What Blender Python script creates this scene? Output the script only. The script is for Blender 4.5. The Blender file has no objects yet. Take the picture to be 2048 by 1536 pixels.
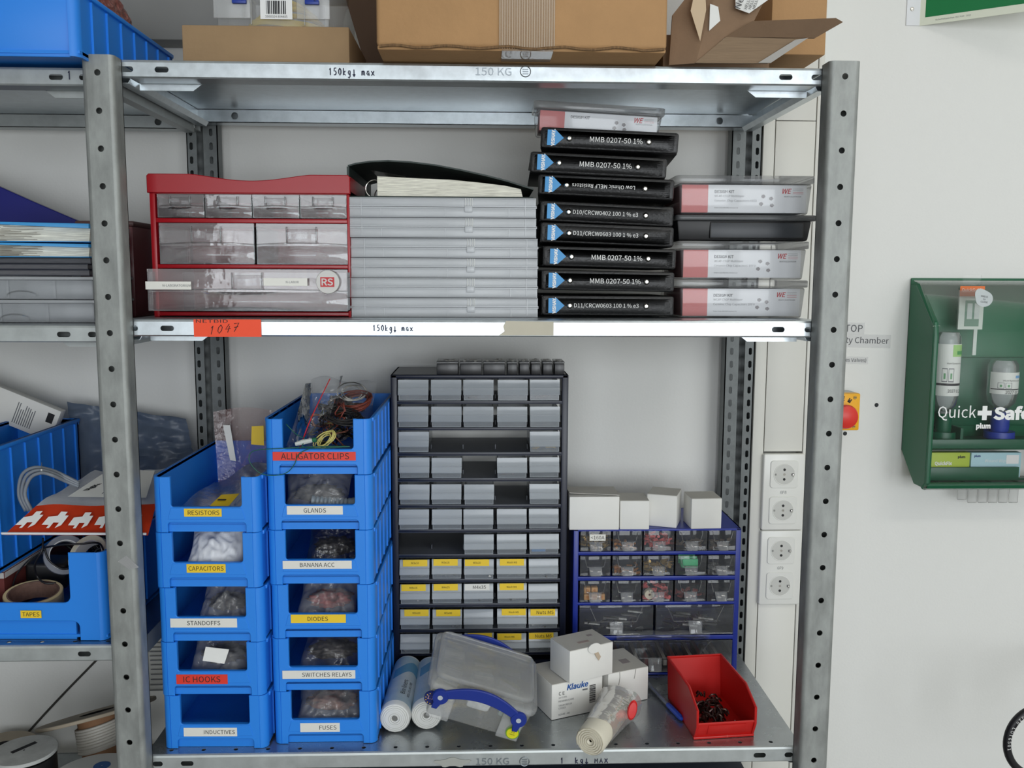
import bpy, bmesh, math, random
from mathutils import Vector, Matrix, noise
from math import sin, cos, pi, radians as rad, hypot, atan2

SC = bpy.context.scene
COL = SC.collection
rnd = random.Random(7)

# ------------------------------------------------------------------ camera
CAMF, CAMC = 1807.44, Vector((.5116, -1.27206, 1.5292))
_p, _y, _r = .11756, .03523, -.00412
_Rr = Matrix(((cos(_r), 0, sin(_r)), (0, 1, 0), (-sin(_r), 0, cos(_r))))
_Rp = Matrix(((1, 0, 0), (0, cos(_p), sin(_p)), (0, -sin(_p), cos(_p))))
_Ry = Matrix(((cos(_y), sin(_y), 0), (-sin(_y), cos(_y), 0), (0, 0, 1)))
CM = _Ry @ _Rp @ _Rr                      # columns: right, forward, up
cam = bpy.data.cameras.new('camera')
camo = bpy.data.objects.new('camera', cam); COL.objects.link(camo)
cam.sensor_width = 36; cam.lens = 36 * CAMF / 2048; cam.clip_start = .02
_right, _fwd, _up = CM.col[0].copy(), CM.col[1].copy(), CM.col[2].copy()
m4 = Matrix((_right, _up, -_fwd)).transposed().to_4x4(); m4.translation = CAMC
camo.matrix_world = m4
SC.camera = camo

def ray(x, y): return CM @ Vector(((x - 1024) / CAMF, 1, -(y - 768) / CAMF))
def at(x, y, Y): d = ray(x, y); return CAMC + d * ((Y - CAMC.y) / d.y)      # photo pixel -> point at depth Y
def atx(x, y, Xx): d = ray(x, y); return CAMC + d * ((Xx - CAMC.x) / d.x)
def atz(x, y, Z): d = ray(x, y); return CAMC + d * ((Z - CAMC.z) / d.z)     # photo pixel -> point at height Z

# ------------------------------------------------------------------ light
W_Y = .49                                   # wall behind the shelving
ROOM = (-2.6, 3.6, -4.2, W_Y, 0, 2.9)
world = bpy.data.worlds.new('daylight'); SC.world = world
world.use_nodes = True
world.node_tree.nodes['Background'].inputs[0].default_value = (.62, .78, 1, 1)
world.node_tree.nodes['Background'].inputs[1].default_value = .3
def area(name, loc, rot, sx, sy, power, col):
    l = bpy.data.lights.new(name, 'AREA'); l.shape = 'RECTANGLE'; l.size = sx; l.size_y = sy
    l.energy = power; l.color = col
    o = bpy.data.objects.new(name, l); COL.objects.link(o); o.location = loc; o.rotation_euler = rot
    return o
# daylight coming in through the three windows behind the photographer
WINS = ((-1.15, .15), (.45, 1.75), (2.0, 3.3))
WZ = (.7, 2.4)
for (xa, xb), pw in zip(WINS, (22, 42, 31)):
    area('window_daylight', ((xa + xb) / 2, -4.13, sum(WZ) / 2), (rad(90), 0, 0), xb - xa - .1, WZ[1] - WZ[0] - .1, pw, (.93, .97, 1))
# two ceiling lamps of the room
for x, y in ((2.0, -1.6),):
    area('ceiling_lamp_light', (x, y, 2.845), (0, 0, 0), 1.15, .25, 9, (1, .95, .86))

SC.view_settings.view_transform = 'Standard'
SC.view_settings.look = 'None'
SC.view_settings.gamma = 1
SC.view_settings.use_curve_mapping = False
SC.view_settings.exposure = .1
SC.cycles.max_bounces = 8
SC.cycles.diffuse_bounces = 4
SC.cycles.glossy_bounces = 4
SC.cycles.transmission_bounces = 4
SC.cycles.transparent_max_bounces = 24
SC.cycles.caustics_reflective = False
SC.cycles.caustics_refractive = False
SC.cycles.sample_clamp_indirect = 4

# ------------------------------------------------------------------ materials
def lin(c):
    r = []
    for v in c[:3]:
        v /= 255
        r.append(v / 12.92 if v <= .04045 else ((v + .055) / 1.055) ** 2.4)
    return (*r, 1)
_mats = {}
def mat(name, c, rough=.5, metal=0, var=0, vs=12, bump=0, bs=300, spec=.5, stretch=None, c2=None, emit=0):
    if name in _mats: return _mats[name]
    m = bpy.data.materials.new(name); m.use_nodes = True
    nt = m.node_tree; p = nt.nodes['Principled BSDF']
    p.inputs['Roughness'].default_value = rough; p.inputs['Metallic'].default_value = metal
    p.inputs['Specular IOR Level'].default_value = spec
    c = lin(c); p.inputs['Base Color'].default_value = c
    m.diffuse_color = c
    if var or bump:
        tc = nt.nodes.new('ShaderNodeTexCoord'); mp = nt.nodes.new('ShaderNodeMapping')
        nt.links.new(tc.outputs['Object'], mp.inputs[0])
        if stretch: mp.inputs['Scale'].default_value = stretch
    if var:
        n = nt.nodes.new('ShaderNodeTexNoise'); n.inputs['Scale'].default_value = vs; n.inputs['Detail'].default_value = 5
        n.inputs['Roughness'].default_value = .6
        nt.links.new(mp.outputs[0], n.inputs[0])
        r = nt.nodes.new('ShaderNodeValToRGB')
        r.color_ramp.elements[0].position = .3; r.color_ramp.elements[1].position = .7
        if c2: a, b = c, lin(c2)
        else: a = tuple(v * (1 - var) for v in c[:3]) + (1,); b = tuple(min(1, v * (1 + var)) for v in c[:3]) + (1,)
        r.color_ramp.elements[0].color = a; r.color_ramp.elements[1].color = b
        nt.links.new(n.outputs[0], r.inputs[0]); nt.links.new(r.outputs[0], p.inputs['Base Color'])
        if metal:
            mr = nt.nodes.new('ShaderNodeMapRange'); mr.inputs[3].default_value = rough * .75; mr.inputs[4].default_value = rough * 1.25
            nt.links.new(n.outputs[0], mr.inputs[0]); nt.links.new(mr.outputs[0], p.inputs['Roughness'])
    if bump:
        n2 = nt.nodes.new('ShaderNodeTexNoise'); n2.inputs['Scale'].default_value = bs; n2.inputs['Detail'].default_value = 3
        nt.links.new(mp.outputs[0], n2.inputs[0])
        bp = nt.nodes.new('ShaderNodeBump'); bp.inputs['Strength'].default_value = bump; bp.inputs['Distance'].default_value = .002
        nt.links.new(n2.outputs[0], bp.inputs['Height']); nt.links.new(bp.outputs[0], p.inputs['Normal'])
    if emit:
        p.inputs['Emission Color'].default_value = c; p.inputs['Emission Strength'].default_value = emit
    _mats[name] = m
    return m
def clear(name, c, a, rough=.15, fres=.8, tint=None, bump=0, bs=40):
    """see-through plastic: a = how much of what lies behind is veiled"""
    if name in _mats: return _mats[name]
    m = bpy.data.materials.new(name); m.use_nodes = True
    nt = m.node_tree; p = nt.nodes['Principled BSDF']; out = nt.nodes['Material Output']
    c = lin(c); p.inputs['Base Color'].default_value = c; p.inputs['Roughness'].default_value = rough
    m.diffuse_color = c
    t = nt.nodes.new('ShaderNodeBsdfTransparent'); t.inputs[0].default_value = lin(tint) if tint else (1, 1, 1, 1)
    mx = nt.nodes.new('ShaderNodeMixShader'); fr = nt.nodes.new('ShaderNodeFresnel'); fr.inputs[0].default_value = 1.45
    ma = nt.nodes.new('ShaderNodeMath'); ma.operation = 'MULTIPLY_ADD'; ma.use_clamp = True
    ma.inputs[1].default_value = fres; ma.inputs[2].default_value = 0
    gl = nt.nodes.new('ShaderNodeBsdfGlossy'); gl.inputs['Roughness'].default_value = rough * .8; p.inputs['Specular IOR Level'].default_value = 0
    bd = nt.nodes.new('ShaderNodeMixShader'); bd.inputs[0].default_value = a
    nt.links.new(fr.outputs[0], ma.inputs[0]); nt.links.new(ma.outputs[0], mx.inputs[0])
    nt.links.new(t.outputs[0], bd.inputs[1]); nt.links.new(p.outputs[0], bd.inputs[2])
    nt.links.new(bd.outputs[0], mx.inputs[1]); nt.links.new(gl.outputs[0], mx.inputs[2]); nt.links.new(mx.outputs[0], out.inputs[0])
    if bump:
        tc = nt.nodes.new('ShaderNodeTexCoord')
        n2 = nt.nodes.new('ShaderNodeTexNoise'); n2.inputs['Scale'].default_value = bs; n2.inputs['Detail'].default_value = 3
        nt.links.new(tc.outputs['Object'], n2.inputs[0])
        bp = nt.nodes.new('ShaderNodeBump'); bp.inputs['Strength'].default_value = bump; bp.inputs['Distance'].default_value = .01
        nt.links.new(n2.outputs[0], bp.inputs['Height']); nt.links.new(bp.outputs[0], p.inputs['Normal']); nt.links.new(bp.outputs[0], fr.inputs['Normal']); nt.links.new(bp.outputs[0], gl.inputs['Normal'])
    _mats[name] = m
    return m

WALLW = mat('white wall paint', (233, 233, 229), .75, bump=.15, bs=220)
GALV = mat('dull galvanised steel', (148, 151, 148), .52, .35, var=.24, vs=46, stretch=(1, 1, .4))
ZINC = mat('bright zinc sheet', (200, 207, 211), .32, .88, var=.1, vs=60)
ZINCD = mat('worn zinc sheet', (150, 155, 156), .3, .95, var=.14, vs=30)
ZINCL = mat('matt zinc sheet', (182, 187, 186), .42, .5, var=.1, vs=40)
ZINCB = mat('grey zinc shelf sheet', (174, 179, 181), .27, .85, var=.1, vs=24)
GALVD = mat('dark galvanised steel', (112, 116, 116), .5, .5, var=.2, vs=40)  # rear uprights, a darker tone than the front ones
BLUE = mat('bright blue plastic', (40, 136, 236), .42)
NAVY = mat('dark navy enamel', (20, 26, 46), .35)
COBALT = mat('cobalt blue enamel', (22, 44, 140), .35)
REDP = mat('red plastic', (160, 16, 28), .3)
REDB = mat('signal red plastic', (196, 30, 26), .36)
KRAFT = mat('brown corrugated card', (178, 138, 94), .8, var=.06, vs=14, bump=.25, bs=140)
KRAFTD = mat('dull brown card', (158, 130, 96), .82, var=.06, vs=14, bump=.2, bs=120)
CARDW = mat('white coated card', (232, 231, 226), .55, var=.02, vs=18)
CARDSH = mat('shaded white card top', (196, 193, 186), .7, var=.05, vs=16)  # same white card, with the shade of the box tops in its colour
PAPER = mat('white paper', (228, 228, 224), .7)
PAPERS = mat('sheaf of paper edges', (226, 222, 208), .8, var=.35, vs=30, stretch=(1.2, 1, 36))
BLACKV = mat('black grained vinyl', (16, 16, 18), .38, bump=.25, bs=260)
BLACK = mat('black plastic', (22, 22, 24), .45)
INK = mat('black ink', (26, 26, 30), .6)
INKG = mat('grey ink', (110, 112, 116), .6)
INKB = mat('blue ink', (28, 66, 128), .6)
WHITE = mat('white print', (238, 238, 236), .5)
YELL = mat('yellow label tape', (244, 206, 48), .45)
REDL = mat('red label tape', (226, 58, 44), .45)
ORNG = mat('orange red lot label', (250, 78, 34), .5)
WLAB = mat('white label tape', (232, 230, 222), .4)
STEEL = mat('polished steel', (215, 212, 205), .16, 1)
FROST = clear('frosted clear plastic', (222, 227, 232), .22, .28)
FROSTD = clear('frosted drawer plastic', (214, 221, 227), .4, .2)
FROSTL = clear('frosted drawer lower part', (190, 198, 206), .2, .2)
FROSTC = clear('translucent box plastic', (248, 250, 250), .19, .18, fres=.6)
FROSTE = clear('milky plastic', (238, 242, 246), .4, .3)
CLEAR = clear('clear glossy plastic', (120, 122, 126), .05, .06)
CLEARP = clear('clear rs drawer plastic', (226, 220, 222), .15, .04, fres=1.5, bump=.06, bs=30)
BAG = clear('crumpled clear film', (214, 216, 220), .05, .12, fres=1.0, bump=.3, bs=40)
EGREEN = mat('emerald green plastic', (12, 98, 64), .4)
SGREEN = mat('sign green', (0, 118, 62), .5)

# ------------------------------------------------------------------ mesh building
_txt = {}
try: FONT = bpy.data.fonts.load(bpy.utils.system_resource('DATAFILES', path='fonts') + '/Noto Sans CJK Regular.woff2')   # the sans face that ships inside Blender
except Exception: FONT = None
def text_geo(s, spacing=1.0, shear=0, bold=0):
    k = (s, spacing, shear, bold)
    if k in _txt: return _txt[k]
    c = bpy.data.curves.new('t', 'FONT'); c.body = s; c.resolution_u = 2; c.space_character = spacing; c.shear = shear
    if FONT: c.font = FONT
    c.offset = bold
    o = bpy.data.objects.new('t', c); COL.objects.link(o)
    bpy.context.view_layer.update()
    me = bpy.data.meshes.new_from_object(o.evaluated_get(bpy.context.evaluated_depsgraph_get()))
    vs = [v.co.copy() for v in me.vertices]; fs = [tuple(p.vertices) for p in me.polygons]
    bpy.data.objects.remove(o); bpy.data.curves.remove(c); bpy.data.meshes.remove(me)
    if vs:
        x0 = min(v.x for v in vs); x1 = max(v.x for v in vs); y0 = min(v.y for v in vs); y1 = max(v.y for v in vs)
    else: x0 = x1 = y0 = y1 = 0
    _txt[k] = (vs, fs, x0, x1, y0, y1)
    return _txt[k]

STROKES = {
 '1': [[(.3, .75), (.5, 1), (.5, 0)]], '5': [[(.8, 1), (.3, 1), (.25, .55), (.6, .6), (.8, .35), (.6, .05), (.2, .05)]],
 '0': [[(.5, 1), (.2, .7), (.2, .3), (.5, 0), (.8, .3), (.8, .7), (.5, 1)]], 'k': [[(.2, 1), (.2, 0)], [(.7, .6), (.2, .3), (.75, 0)]],
 'g': [[(.75, .6), (.4, .65), (.2, .35), (.4, .1), (.72, .25), (.75, .6), (.7, -.2), (.45, -.4), (.2, -.25)]],
 '!': [[(.5, .8), (.5, -.15)], [(.2, .15), (.5, -.2), (.8, .15)]], ' ': [],
 'm': [[(.1, 0), (.12, .6), (.3, .62), (.42, .5), (.45, .05)], [(.45, .5), (.62, .64), (.8, .5), (.84, 0)]],
 'a': [[(.75, .6), (.3, .6), (.18, .2), (.45, 0), (.75, .5), (.8, 0)]], 'x': [[(.1, .6), (.85, 0)], [(.8, .62), (.15, 0)]],
 'M': [[(.1, 0), (.15, .75), (.45, .3), (.75, .75), (.85, 0)]], 'A': [[(.1, 0), (.45, .8), (.8, 0)], [(.2, .3), (.7, .3)]],
 'X': [[(.1, .75), (.85, 0)], [(.8, .75), (.1, 0)]],
 '4': [[(.55, 1), (.15, .4), (.95, .42)], [(.7, .75), (.6, 0)]], '7': [[(.1, .95), (.85, 1), (.4, 0)], [(.25, .5), (.85, .55)]]}

class MB:
    def __init__(s): s.bm = bmesh.new(); s.mats = []; s.M = Matrix()
    def mi(s, m):
        if m not in s.mats: s.mats.append(m)
        return s.mats.index(m)
    def vv(s, pts): return [s.bm.verts.new(s.M @ Vector(p)) for p in pts]
    def ff(s, vs, m, smooth=False):
        try: f = s.bm.faces.new(vs)
        except ValueError: return None
        f.material_index = s.mi(m); f.smooth = smooth
        return f
    def poly(s, pts, m): return s.ff(s.vv(pts), m)
    def hexa(s, p, m, bev=0, seg=2):
        """8 corners: bottom 0-3 counter-clockwise from above, top 4-7"""
        v = s.vv(p)
        fs = [s.ff([v[i] for i in q], m) for q in ((3, 2, 1, 0), (4, 5, 6, 7), (0, 1, 5, 4), (1, 2, 6, 5), (2, 3, 7, 6), (3, 0, 4, 7))]
        if bev:
            es = list({e for f in fs for e in f.edges})
            bmesh.ops.bevel(s.bm, geom=es, offset=bev, segments=seg, profile=.5, affect='EDGES', clamp_overlap=True)
    def box(s, x0, x1, y0, y1, z0, z1, m, bev=0, seg=2):
        s.hexa(((x0, y0, z0), (x1, y0, z0), (x1, y1, z0), (x0, y1, z0), (x0, y0, z1), (x1, y0, z1), (x1, y1, z1), (x0, y1, z1)), m, bev, seg)
    def prism(s, pts, ax, a0, a1, m, bev=0, seg=1):
        """polygon extruded along ax. pts are the two other coordinates in x,y,z order"""
        def mk(p, a): return {'x': (a, p[0], p[1]), 'y': (p[0], a, p[1]), 'z': (p[0], p[1], a)}[ax]
        A = s.vv([mk(p, a0) for p in pts]); B = s.vv([mk(p, a1) for p in pts]); n = len(pts)
        fs = [s.ff(A[::-1], m), s.ff(B, m)] + [s.ff([A[i], A[(i + 1) % n], B[(i + 1) % n], B[i]], m) for i in range(n)]
        fs = [f for f in fs if f]
        bmesh.ops.recalc_face_normals(s.bm, faces=fs)
        if bev:
            es = list({e for f in fs[:2] for e in f.edges})
            bmesh.ops.bevel(s.bm, geom=es, offset=bev, segments=seg, profile=.5, affect='EDGES', clamp_overlap=True)
    def strip(s, prof, ax, a0, a1, t, m):
        """thin sheet whose open 2D profile is extruded along ax, thickness t to the left of travel"""
        L = []
        n = len(prof)
        for i in range(n):
            a = Vector(prof[max(0, i - 1)]); b = Vector(prof[min(n - 1, i + 1)]); d = (b - a).normalized()
            L.append((prof[i][0] - d.y * t, prof[i][1] + d.x * t))
        s.prism(list(prof) + L[::-1], ax, a0, a1, m)
    def tube(s, pts, r, m, seg=8, closed=False, caps=True, flat=1):
        pts = [Vector(p) for p in pts]; n = len(pts); rings = []
        prev = None
        for i in range(n):
            a = pts[(i - 1) % n] if (closed or i) else pts[0]; b = pts[(i + 1) % n] if (closed or i < n - 1) else pts[-1]
            d = (b - a).normalized() if (b - a).length > 1e-9 else Vector((0, 0, 1))
            if prev is None:
                u = d.orthogonal().normalized()
            else:
                u = prev - d * prev.dot(d); u = u.normalized() if u.length > 1e-6 else d.orthogonal().normalized()
            prev = u; w = d.cross(u)
            rr = r[i] if isinstance(r, (list, tuple)) else r
            rings.append(s.vv([pts[i] + u * cos(2 * pi * k / seg) * rr + w * sin(2 * pi * k / seg) * rr * flat for k in range(seg)]))
        for i in range(n if closed else n - 1):
            A, B = rings[i], rings[(i + 1) % n]
            for k in range(seg): s.ff([A[k], A[(k + 1) % seg], B[(k + 1) % seg], B[k]], m, True)
        if caps and not closed: s.ff(rings[0][::-1], m); s.ff(rings[-1], m)
    def lathe(s, prof, m, c=(0, 0, 0), ax='z', seg=24, ms=None):
        """prof: (radius, height) list"""
        def mk(r, h, k):
            a = 2 * pi * k / seg; u, w = r * cos(a), r * sin(a)
            p = {'z': (u, w, h), 'y': (u, h, -w), 'x': (h, u, w)}[ax]
            return (p[0] + c[0], p[1] + c[1], p[2] + c[2])
        rings = []
        for r, h in prof:
            rings.append(s.vv([mk(0, h, 0)]) if r < 1e-7 else s.vv([mk(r, h, k) for k in range(seg)]))
        for i in range(len(prof) - 1):
            A, B = rings[i], rings[i + 1]; mm = ms[i] if ms else m
            for k in range(seg):
                k2 = (k + 1) % seg
                if len(A) == 1 and len(B) == 1: continue
                if len(A) == 1: s.ff([A[0], B[k2], B[k]], mm, True)
                elif len(B) == 1: s.ff([A[k], A[k2], B[0]], mm, True)
                else: s.ff([A[k], A[k2], B[k2], B[k]], mm, True)
    def plate(s, o, U, Vv, t, w, h, holes, m, along='u'):
        """flat sheet w x h from corner o along unit vectors U,V, thickness t away from the viewer (U x V side is the face),
        holes (cu, cv, sw, sh) are slots or circles, one row"""
        o, U, Vv = Vector(o), Vector(U), Vector(Vv); N = U.cross(Vv).normalized()
        def P(u, v, d=0): return o + U * u + Vv * v - N * d
        def quad(u0, u1, v0, v1):
            if u1 - u0 < 1e-6 or v1 - v0 < 1e-6: return
            s.poly([P(u0, v0), P(u1, v0), P(u1, v1), P(u0, v1)], m)
            s.poly([P(u0, v1, t), P(u1, v1, t), P(u1, v0, t), P(u0, v0, t)], m)
        holes = sorted(holes, key=lambda q: q[0] if along == 'u' else q[1]); pos = 0
        for cu, cv, sw, sh in holes:
            mg = .002
            if along == 'u':
                a, b = max(pos, cu - sw / 2 - mg), min(w, cu + sw / 2 + mg); quad(pos, a, 0, h); R = (a, b, 0, h); pos = b
            else:
                a, b = max(pos, cv - sh / 2 - mg), min(h, cv + sh / 2 + mg); quad(0, w, pos, a); R = (0, w, a, b); pos = b
            r = min(sw, sh) / 2; hp = []
            n = 6
            for q, (qx, qy) in enumerate(((1, 1), (-1, 1), (-1, -1), (1, -1))):
                for k in range(n):
                    a = pi / 2 * (q + (k + .5) / n)
                    hp.append((cu + qx * (sw / 2 - r) + r * cos(a), cv + qy * (sh / 2 - r) + r * sin(a)))
            angs = [atan2(p[1] - cv, p[0] - cu) % (2 * pi) for p in hp]
            def out(a):
                c, d = cos(a), sin(a); tt = 1e9
                if c > 1e-9: tt = min(tt, (R[1] - cu) / c)
                if c < -1e-9: tt = min(tt, (R[0] - cu) / c)
                if d > 1e-9: tt = min(tt, (R[3] - cv) / d)
                if d < -1e-9: tt = min(tt, (R[2] - cv) / d)
                return (cu + c * tt, cv + d * tt)
            corners = [(atan2(y - cv, x - cu) % (2 * pi), (x, y)) for x in R[:2] for y in R[2:]]
            k = len(hp)
            for i in range(k):
                j = (i + 1) % k; a0, a1 = angs[i], angs[j]
                if a1 < a0: a1 += 2 * pi
                ring = [hp[i], out(a0)]
                mid = sorted((ca if ca >= a0 else ca + 2 * pi, c) for ca, c in corners if a0 < (ca if ca >= a0 else ca + 2 * pi) < a1)
                ring += [c for _, c in mid] + [out(a1), hp[j]]
                s.poly([P(*q) for q in ring], m)
                s.poly([P(*q, t) for q in ring[::-1]], m)
                s.poly([P(*hp[i]), P(*hp[j]), P(*hp[j], t), P(*hp[i], t)], m)
        if along == 'u': quad(pos, w, 0, h)
        else: quad(0, w, pos, h)
        for a, b in (((0, 0), (w, 0)), ((w, 0), (w, h)), ((w, h), (0, h)), ((0, h), (0, 0))):
            s.poly([P(*b), P(*a), P(*a, t), P(*b, t)], m)
    def text(s, st, c, R, U, m, w=None, h=None, lift=.0003, spacing=1.0, shear=0, align='c', thick=0, bold=0):
        """lettering centred at c, reading along R, upright along U; fitted to width w or height h"""
        vs, fs, x0, x1, y0, y1 = text_geo(st, spacing, shear, bold)
        if not vs: return
        R, U = Vector(R).normalized(), Vector(U).normalized(); N = R.cross(U)
        sx = w / (x1 - x0) if w else None; sy = h / (y1 - y0) if h else None
        sx = sx or sy; sy = sy or sx
        cx = (x0 + x1) / 2 if align == 'c' else (x0 if align == 'l' else x1); cy = (y0 + y1) / 2; c = Vector(c)
        V2 = s.vv([c + R * ((v.x - cx) * sx) + U * ((v.y - cy) * sy) + N * (lift + thick) for v in vs])
        for f in fs: s.ff([V2[i] for i in f], m)
    def write(s, st, o, R, U, m, h, adv=.62, r=.0006):
        """handwriting with a felt pen"""
        R, U, o = Vector(R).normalized(), Vector(U).normalized(), Vector(o); N = R.cross(U); x = 0
        for ch in st:
            for ln in STROKES[ch]:
                s.tube([o + R * ((x + px * .8) * h * adv * 1.2) + U * (py * h) + N * .0002 for px, py in ln], r, m, 5)
            x += 1
    def crumple(s, c, size, m, seed=0, sub=3, amp=.25, f=3.0, flat_bottom=None):
        r = bmesh.ops.create_icosphere(s.bm, subdivisions=sub, radius=1)
        off = Vector((seed * 3.1, seed * 1.7, seed * .9))
        for v in r['verts']:
            d = v.co.normalized(); k = 1 + amp * noise.noise(d * f + off) + amp * .5 * noise.noise(d * f * 2.7 + off)
            p = Vector((d.x * size[0] * k, d.y * size[1] * k, d.z * size[2] * k))
            if flat_bottom is not None and p.z < -flat_bottom * size[2]: p.z = -flat_bottom * size[2]
            v.co = s.M @ (Vector(c) + p)
        mi = s.mi(m)
        for f_ in {f_ for v in r['verts'] for f_ in v.link_faces}: f_.material_index = mi; f_.smooth = sub > 3
    def pillow(s, W, H, T, m, seed=0, n=30, crease=.5, lean=45, base=(0, 0, 0), puff=.45):
        """soft film bag: two wrinkled faces meeting in a welded edge, leaning back from its lower edge"""
        c, sn = cos(rad(lean)), sin(rad(lean))
        for side in (-1, 1):
            def fn(u, v):
                e = max(0, sin(pi * u) * sin(pi * v)) ** puff
                q = Vector((u * 3.2 + seed * 2.3, v * 2.6 + seed, side * 3.0))
                r = 1 - 2.4 * abs(noise.noise(q)) + .5 * (1 - 2.4 * abs(noise.noise(q * 2.6)))
                k = noise.noise((u * 2 + seed, v * 2 - seed, 7.0))
                x = (u - .5) * W * (1 - .1 * sin(pi * v)) + .05 * W * k * v
                z = v * H * (1 + .16 * noise.noise((u * 2.3 + seed, seed * .7, 1)))
                y = side * T / 2 * e * (1 + crease * r) + .12 * H * k * (1 - e * .5)
                return (base[0] + x, base[1] + y * c + z * sn, base[2] + max(.0, z * c - y * sn))
            s.sheet(fn, n, n, m)
    def sheet(s, fn, nu, nv, m, t=0, smooth=True):
        """surface fn(u,v) -> point, u,v in 0..1; t gives it a back face"""
        G = [[s.bm.verts.new(s.M @ Vector(fn(i / nu, j / nv))) for j in range(nv + 1)] for i in range(nu + 1)]
        fs = []
        for i in range(nu):
            for j in range(nv): fs.append(s.ff([G[i][j], G[i + 1][j], G[i + 1][j + 1], G[i][j + 1]], m, smooth))
        if t:
            bmesh.ops.solidify(s.bm, geom=[f for f in fs if f], thickness=t)
    def build(s, name, parent=None, loc=None, rot=None, ang=32):
        me = bpy.data.meshes.new(name); s.bm.normal_update(); s.bm.to_mesh(me); s.bm.free()
        for m in s.mats: me.materials.append(m)
        for p in me.polygons: p.use_smooth = True
        me.set_sharp_from_angle(angle=rad(ang))
        o = bpy.data.objects.new(name, me); COL.objects.link(o)
        if parent: o.parent = parent
        if loc: o.location = loc
        if rot: o.rotation_euler = rot
        return o

def tag(o, label=None, cat=None, group=None, kind=None):
    if label: o['label'] = label
    if cat: o['category'] = cat
    if group: o['group'] = group
    if kind: o['kind'] = kind
    return o
def thing(name, label, cat, loc=(0, 0, 0), rot=(0, 0, 0), group=None):
    o = bpy.data.objects.new(name, None); COL.objects.link(o); o.empty_display_size = .02
    o.location = loc; o.rotation_euler = rot
    return tag(o, label, cat, group)
def kids(o): return [c for c in bpy.data.objects if c.parent == o]
def copy_tree(o, parent=None, loc=None, rot=None, label=None, group=None):
    c = o.copy(); COL.objects.link(c)
    if parent: c.parent = parent
    if loc is not None: c.location = loc
    if rot is not None: c.rotation_euler = rot
    if label: c['label'] = label
    if group: c['group'] = group
    for k in kids(o): copy_tree(k, c)
    return c
X, Y_, Z = Vector((1, 0, 0)), Vector((0, 1, 0)), Vector((0, 0, 1))
def rrect(x0, x1, y0, y1, r, n=4):
    pts = []
    for q, (cx, cy) in enumerate(((x1 - r, y1 - r), (x0 + r, y1 - r), (x0 + r, y0 + r), (x1 - r, y0 + r))):
        for k in range(n + 1):
            a = pi / 2 * (q + k / n); pts.append((cx + r * cos(a), cy + r * sin(a)))
    return pts
def sticker(name, parent, c, w, h, base, txt=None, ink=INK, th=None, tw=None, tx=0, R=X, U=Z, lines=(), t=.0004, group=None, skew=0):
    """thin printed label facing R x U with one line of lettering"""
    b = MB(); R = Vector(R).normalized(); U = Vector(U).normalized(); N = R.cross(U); c = Vector(c)
    def q(u, v, d): return c + R * u + U * v + N * d
    k = skew
    b.hexa([q(-w/2-k, -h/2, t), q(-w/2-k, -h/2, 0), q(w/2-k, -h/2, 0), q(w/2-k, -h/2, t), q(-w/2, h/2, t), q(-w/2, h/2, 0), q(w/2, h/2, 0), q(w/2, h/2, t)][::1], base)
    if txt: b.text(txt, q(tx, 0, t), R, U, ink, w=tw, h=th)
    for (st, u, v, hh, al, mm) in lines: b.text(st, q(u, v, t), R, U, mm, h=hh, align=al)
    return b.build(name, parent)
# ================================================================== the room
def struct(name, b): o = b.build(name); o['kind'] = 'structure'; return o
x0, x1, y0, y1, z0, z1 = ROOM
b = MB(); b.box(x0 - .1, x1 + .1, y1, y1 + .1, z0, z1, WALLW); struct('wall_back', b)
b = MB(); b.box(x0 - .1, x0, y0, y1, z0, z1, mat('dimming grey paint', (150, 150, 148), .7)); struct('wall_left', b)  # out of view; greyed to dim the left side of the scene
b = MB(); b.box(x1, x1 + .1, y0, y1, z0, z1, WALLW); struct('wall_right', b)
b = MB(); b.box(x0 - .1, x1 + .1, y0 - .2, y1 + .1, -.1, 0, mat('grey linoleum', (128, 126, 122), .5, var=.06, vs=30)); struct('floor', b)
b = MB(); b.box(x0 - .1, x1 + .1, y0 - .2, y1 + .1, z1, z1 + .1, WALLW); struct('ceiling', b)
# window wall behind the photographer
b = MB(); xs = [x0 - .1]
b.box(x0 - .1, x1 + .1, y0 - .1, y0, 0, WZ[0], WALLW); b.box(x0 - .1, x1 + .1, y0 - .1, y0, WZ[1], z1, WALLW)
px = x0 - .1
for a, c in WINS + ((x1 + .1, 0),):
    b.box(px, a, y0 - .1, y0, WZ[0], WZ[1], WALLW); px = c
struct('wall_front', b)
WFR = mat('white window frame', (225, 226, 226), .4)
for i, (a, c) in enumerate(WINS):
    b = MB()
    for q in ((a, a + .05, WZ[0], WZ[1]), (c - .05, c, WZ[0], WZ[1]), ((a + c) / 2 - .035, (a + c) / 2 + .035, WZ[0], WZ[1]), (a, c, WZ[0], WZ[0] + .05), (a, c, WZ[1] - .05, WZ[1]), (a, c, 1.86, 1.92)):
        b.box(q[0], q[1], y0 - .02, y0 + .05, q[2], q[3], WFR)
    struct('window_%d' % (i + 1), b)

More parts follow.
